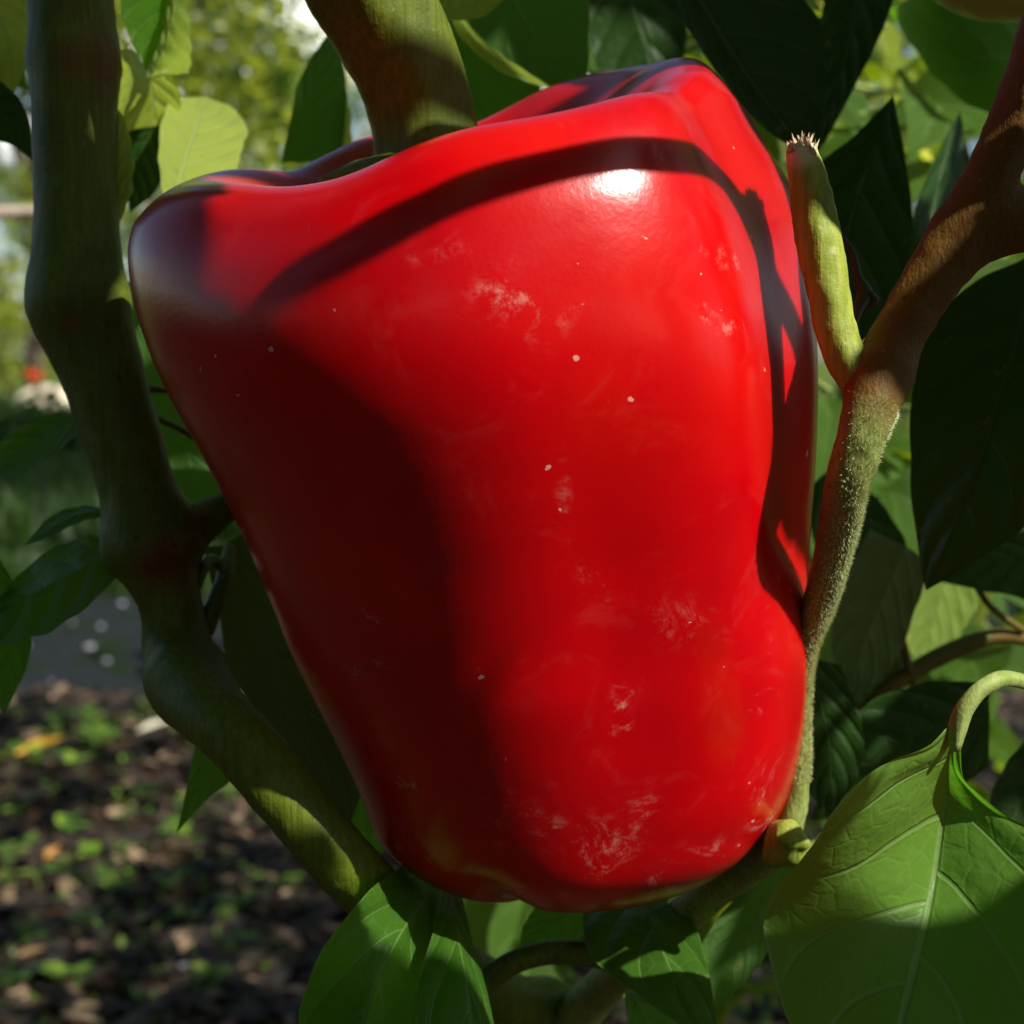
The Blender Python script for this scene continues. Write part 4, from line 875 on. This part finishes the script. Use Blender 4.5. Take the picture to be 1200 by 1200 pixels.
PLIT = [proto_leaf(60 + i, .20, .3, M_YEL, pet=.1) for i in range(3)]
for i, (px, py, d, l, an) in enumerate([(1000, 155, .40, .030, 35), (975, 170, .41, .026, 60), (1055, 120, .40, .030, 65), (1072, 110, .41, .026, 60), (1085, 140, .42, .024, 70), (1090, 190, .38, .028, -40), (1052, 225, .42, .018, 30), (1075, 215, .40, .018, 10), (1030, 318, .40, .036, 12), (1010, 330, .42, .030, 5),
        (1080, 745, .30, .014, 40), (1035, 30, .42, .03, 70), (975, 25, .40, .026, 75), (740, 30, .40, .02, 20), (790, 62, .38, .014, 70), (772, 66, .38, .014, 100), (1165, 60, .38, .02, -50), (1150, 660, .32, .02, 5), (1195, 260, .34, .03, 80), (1120, 230, .42, .03, 40), (1060, 80, .45, .024, 60), (1110, 60, .5, .04, 40)]):
    c = P(px, py, d); a = rad(an); y = (RIGHT * math.cos(a) + UP * math.sin(a)).normalized(); y = (y - SUN * y.dot(SUN) * .7).normalized(); z = (SUN - y * y.dot(SUN)).normalized(); x = y.cross(z).normalized()
    o = bpy.data.objects.new('leaf', PLIT[i % 3]); COL.objects.link(o); o.rotation_euler = Matrix((x, y, z)).transposed().to_euler(); o.scale = (l,) * 3; o.parent = back; o.location = c - y * l * .5 - wloc(back)
    q = Vector(bs_[np.argmin(np.linalg.norm(bs_[:, :3] - np.array(c), axis=1)), :3]); b0 = c - y * l * .5
    if (q - b0).length < .15: obj('petiole', *sweep([(*q, .0008), (*((q + b0) / 2), .0007), (*b0, .0006)], 6, nr=5), M_PET, back)

# ------------------------------------------------------------------ leaves overhead that shade the stems, and the shoots they grow on
def canopy(parent, must, shoots, tr, lr, cover, seed, margin=.006, tries=22, tilt=.35):
    """shoots: world polylines; a leaf is put between each still sunlit point and the sun unless it would shade the open places"""
    r = random.Random(seed); sh = np.concatenate([cr(q, 60) for q in shoots]); placed = []; pet = []; nleaf = 0
    for m in must:
        (a, b), t0 = sproj(m)
        if r.random() > cover: continue
        if any((a - c) ** 2 + (b - d) ** 2 < (rr * .55) ** 2 for c, d, rr in placed): continue
        for k in range(tries):
            t = r.uniform(*tr); l = r.uniform(*lr) * (1 - k * .032)
            th = r.uniform(0, 6.28); y = (SX * math.cos(th) + SY * math.sin(th) + SUN * r.uniform(-tilt, tilt)).normalized(); z = (SUN - y * y.dot(SUN)).normalized()
            z = (z + SX * r.uniform(-tilt, tilt)).normalized(); x = y.cross(z).normalized(); z = x.cross(y)
            off = r.random() * l * .42 * (k > 2); oa = r.uniform(0, 6.28)
            base = m + SUN * t - y * l * .58 + (SX * math.cos(oa) + SY * math.sin(oa)) * off
            smp = [base + y * l * q + x * l * u * wprof(q) * .22 for q in (.0, .1, .2, .3, .42, .54, .66, .78, .9, 1.) for u in (-1, 0, 1)]
            if shades_lit(smp, margin) or any(visible_zone(q, .006) for q in smp): continue
            me = PROTO[r.randrange(7)]; o = bpy.data.objects.new('leaf', me); COL.objects.link(o)
            o.rotation_euler = Matrix((x, y, z)).transposed().to_euler(); o.scale = (l,) * 3; o.parent = parent; o.location = base - wloc(parent)
            cq = sproj(base + y * l * .55)[0]; nleaf += 1; placed.append((*cq, l * .40))
            j = np.argmin(np.linalg.norm(sh - np.array(base), axis=1)); q = Vector(sh[j]); mid = (q + base) / 2 + Vector((0, 0, .01))
            seg = [q, mid, base]
            if (q - base).length < .2 and not any(shades_lit([q.lerp(mid, f), mid.lerp(base, f)], .002) or visible_zone(q.lerp(mid, f), .004) or visible_zone(mid.lerp(base, f), .004) for f in (0, .25, .5, .75, 1)):
                pet.append(sweep([(*p, .0011) for p in seg], 6, nr=5))
            break
    for q in pet: obj('petiole', *q, M_PET, parent)
    return nleaf
must = []
for q in cr(left, 60)[8:]: must.append(Vector(q[:3]))
for q in cr(left, 60)[14:]: must.append(Vector(q[:3]) + RIGHT * .003 - FWD * .004); must.append(Vector(q[:3]) - RIGHT * .004)
for q in list(cr(left, 120)[60:]) * 3: must.append(Vector(q[:3]) + RIGHT * random.uniform(-.004, .005) - FWD * .004)
for q in cr(stk, 24): must += [Vector(q[:3]) + RIGHT * .004, Vector(q[:3]) - RIGHT * .004]
for q in list(cr(rup, 30)) * 4: must += [Vector(q[:3]), Vector(q[:3]) + RIGHT * .003, Vector(q[:3]) - FWD * .004]
for q in list(cr(rrt, 14)) * 4: must += [Vector(q[:3]) - FWD * .004, Vector(q[:3]) + UP * .003]
must += [P(1030 + random.uniform(-25, 30), 430 + random.uniform(-50, 20), .147) for i in range(30)]
for px in range(600, 860, 30): must += [P(px, 105, .185), P(px, 125, .175)] * 5
for (x0, x1, y0, y1, d) in [(1075, 1200, 350, 660, .187), (800, 965, -20, 170, .2), (950, 1060, 130, 400, .21), (965, 1040, -20, 170, .225), (900, 1200, 1050, 1230, .155), (360, 560, 1060, 1230, .165), (690, 840, 1075, 1200, .172), (830, 940, 1030, 1180, .182),
        (0, 140, 490, 750, .168), (470, 650, 10, 140, .24), (960, 1200, 560, 900, .22), (1060, 1200, 20, 130, .25), (150, 200, 0, 80, .205), (150, 195, 150, 240, .222), (230, 430, 640, 990, .2), (150, 260, 340, 600, .225), (330, 400, 40, 190, .23), (0, 40, 60, 190, .21)]:
    for x in range(x0, x1, 22):
        for y in range(y0, y1, 24): must.append(P(x + random.uniform(-8, 8), y + random.uniform(-8, 8), d))
for k_ in range(3):
    for x in range(900, 1200, 18):
        for y in range(1045, 1230, 18): must.append(P(x + random.uniform(-6, 6), y + random.uniform(-6, 6), .150))
    for q in cr(left, 90)[18:]:
        must.append(Vector(q[:3]) + RIGHT * random.uniform(-.004, .005) - FWD * .004)
must += [P(random.uniform(940, 975), random.uniform(735, 960), .168) for i in range(60)]
random.Random(3).shuffle(must)
top = rup[-1][:3]
shoots = [[top, tuple(P(1350, -700, .13)), tuple(P(1200, -1300, .10)), (.06, .05, .58)], [top, (.16, .10, .55), (.14, -.02, .66), (.10, -.10, .72)], [top, (.18, .16, .56), (.20, .14, .70), (.18, .1, .80)],
          [left[-1][:3], (-.05, .15, .55), (.0, .12, .64), (.03, .06, .70)], [left[-1][:3], (-.06, .2, .56), (-.03, .24, .68), (.02, .25, .76)], [rrt[-1][:3], (.15, .20, .50), (.22, .16, .58), (.27, .05, .62)], [rrt[-1][:3], (.17, .12, .44), (.20, .04, .44), (.22, -.04, .46)]]
for q in shoots:
    V, Fc = sweep([(*p, .0036 - .0006 * i) for i, p in enumerate(q)], 30, nr=8)
    obj('shoot', V, Fc, M_STEM, plant)
# slender side shoot that crosses in front of the sun and draws a dark band over the pepper's shoulder
band = [(315, 340, .095), (380, 306, .094), (440, 274, .092), (500, 244, .09), (560, 218, .085), (640, 196, .08), (720, 181, .075), (790, 182, .07), (845, 208, .068), (880, 262, .066), (905, 330, .064), (935, 395, .062)]
bp = []
for px, py, t in band:
    q = on_pepper(px, py)
    if q: q = q + SUN * t; bp.append((*q, .0016))
e0, e1 = Vector(bp[0][:3]), Vector(bp[-1][:3])
bp = [(*q[:3], .0018 * min(1, .4 + .3 * i)) for i, q in enumerate(bp)]
bp = bp + [(*(e1 + RIGHT * .012 - UP * .004), .0018), (*P(1262, -60, .1435), .002)]
V, Fc = sweep(bp, 120, nr=12, wob=.1); obj('side_shoot', V, Fc, M_STEM, plant)
n1 = canopy(plant, must, shoots, (.13, .30), (.035, .075), 1., 5, margin=.0035)
bars = [P(301 + dx, 880 + dy, .163) for dx, dy in [(-14, 10), (-7, 5), (0, 0), (8, -6), (16, -12)]] + [P(372 + dx, 968 + dy, .164) for dx in (-24, -12, 0, 12, 24) for dy in (-30, -15, 0, 15, 30)]
for i in range(60):
    py = random.uniform(440, 670); px = random.uniform(962 - 62 * (1 - (abs(py - 555) / 130) ** 2), 950); q = on_pepper(px, py)
    if q: bars.append(q)
n1 += canopy(plant, bars * 3, shoots, (.10, .22), (.014, .034), 1., 9, margin=.0015, tries=30)

# second shading plant: tall, beyond the right edge, dapples the mulch
big = empty('pepper_plant', (.52, .72, 0)); tag(big, 'tall staked pepper plant outside the right edge whose leaves dapple the mulch', 'plant', 'pepper plants in the bed')
bs = [[(.52, .72, 0), (.52, .72, .3), (.50, .74, .5), (.42, .72, .72), (.30, .72, .80)], [(.52, .72, .35), (.45, .85, .6), (.34, .95, .74), (.2, .95, .8)], [(.52, .72, .4), (.55, .65, .6), (.50, .60, .8), (.40, .62, .9)],
      [(.50, .74, .5), (.40, .62, .62), (.28, .60, .70), (.18, .60, .74)], [(.45, .85, .6), (.5, 1., .75), (.42, 1.1, .85)]]
for q in bs:
    V, Fc = sweep([(*p, .006 - .0009 * i) for i, p in enumerate(q)], 30, nr=8); obj('shoot', V, Fc, M_STEM, big)
mg = []
for i in range(900):
    px = random.uniform(-60, 1150); py = random.uniform(830, 1240); mg.append(ground_at(px, py))
n2 = canopy(big, mg, bs, (.82, 1.15), (.05, .085), .85, 6, margin=.016, tries=6, tilt=.5)
print('canopy leaves', n1, n2, len(must))
tree(2.3, 2.2, 4.6, 1.75, 2.3, 9000, .11, M_CR[1], 77, 'tree', 'garden tree out of view on the right that shades the path and the near grass', 'tree', trunk_r=.08, clumps=26)
PL = [(.30, .80, .62, 60, 'pepper plant standing close behind the upper right of the red pepper'), (.62, 1.35, .75, 50, 'tall pepper plant at the right, second from the front'),
      (.16, 1.45, .70, 70, 'pepper plant showing above the highest shoulder of the red pepper'), (1.0, 1.0, .7, 40, 'pepper plant beyond the right edge shading the bed'), (.55, 2.1, .8, 50, 'farthest pepper plant seen between the leaves at the upper right'),
      (.95, .25, .55, 30, 'low pepper plant just outside the right edge of the view'), (.42, .48, .42, 30, 'pepper plant at the right edge behind the big drooping leaf')]
for i, (x, y, h, n, lab) in enumerate(PL): garden_plant(x, y, h, n, 50 + i, lab)

tree(-1.5, -.1, 5.0, 2.3, 1.95, 16000, .13, M_CR[1], 78, 'tree', 'spreading dark tree overhead on the left of the photographer', 'tree', trunk_r=.10, clumps=40)  # crown added out of view to hold back sky light
# unseen shrubs added behind and beside the camera to cut the sky fill
for i, (x, y, h, r_, n) in enumerate([(-1.1, -1.6, 2.4, .9, 5000), (.5, -2.2, 2.6, 1.1, 6000), (2.0, -3.4, 1.9, .9, 3500), (-2.6, -1.2, 2.2, .8, 4000)]):
    tree(x, y, h, r_, .1, n, .09, M_CR[1], 90 + i, 'bush', ['tall dark shrub behind the photographer on the left', 'tall dark shrub straight behind the photographer', 'lower shrub behind the photographer on the sunny side', 'dark shrub to the left of the photographer'][i], 'bush', trunk_r=.03, clumps=26, flat=.95)
import os
if os.environ.get('DBG'):
    bpy.context.view_layer.update(); dg = bpy.context.evaluated_depsgraph_get()
    for nm, q in [('leafTL', (235, 140, .225)), ('leafTL2', (255, 170, .215)), ('TL3', (215, 190, .201)), ('TL4', (270, 200, .21)), ('stl', (80, 150, .181)), ('stubb', (960, 330, .146)), ('stubm', (960, 280, .146)), ('herod', (1000, 1060, .150)), ('herod2', (1150, 1080, .147)), ('hair', (1012, 540, .1475)), ('hair2', (985, 640, .156)), ('hero', (1050, 940, .1475)), ('hero2', (1080, 920, .1475)), ('spot', (270, 848, .181)), ('spot2', (335, 912, .181)), ('spot3', (435, 1035, .184)), ('flap', (212, 40, .19)), ('stub', (955, 240, .146)), ('pet', (1160, 795, .149)),
      ('stemL', (130, 500, .180)), ('node', (180, 640, .179)), ('branchR', (1150, 225, .145)), ('herodark', (1060, 1100, .150)), ('mulch', (100, 870, 1.45)), ('stalk', (480, 80, .168)), ('leafG', (600, 60, .215)), ('B', (1150, 500, .18))]:
        o_ = P(*q) + SUN * .0015; r_ = S.ray_cast(dg, o_, SUN)
        print('DBG', nm, r_[0] and (r_[4].name, r_[4].parent and r_[4].parent.name, round((r_[1] - o_).length, 3)))

# young pale fruit at the top right corner
M_YOUNG = N('unripe_pale_fruit_skin'); co = M_YOUNG.n('TexCoord').outputs['Object']
M_YOUNG = M_YOUNG.finish(M_YOUNG.n('BsdfPrincipled', {'Base Color': M_YOUNG.mix(M_YOUNG.noise(co, 120, 3), (.36, .44, .06), (.50, .56, .12)), 'Roughness': .35, 'Coat Weight': .4, 'Coat Roughness': .2, 'Subsurface Weight': .1, 'Subsurface Scale': .002}))
yc = P(1168, -48, .2); yf = empty('unripe_pepper', yc); tag(yf, 'pale yellow green unripe pepper cut off by the top right corner', 'pepper')
V = []; Fc = []; nu_, nv_ = 40, 26
for i in range(nv_):
    q = math.pi * i / (nv_ - 1)
    for j in range(nu_):
        a = 2 * math.pi * j / nu_; r_ = math.sin(q) ** .8 * .0085 * (1 + .07 * math.cos(3 * a)); V.append(yc + RIGHT * (math.cos(q) * .0105) + UP * (r_ * math.sin(a) - .0008 * math.cos(q)) + FWD * r_ * math.cos(a))
for i in range(nv_ - 1):
    for j in range(nu_): j2 = (j + 1) % nu_; Fc.append((i*nu_+j, i*nu_+j2, (i+1)*nu_+j2, (i+1)*nu_+j))
obj('fruit', V, Fc, M_YOUNG, yf, origin=yc)
obj('stalk', *sweep([(*(yc + RIGHT * .009), .0016), (*(yc + RIGHT * .014 + UP * .003), .0012), (*(yc + RIGHT * .02 + UP * .012), .0014)], 16, nr=10), M_STEM, yf)
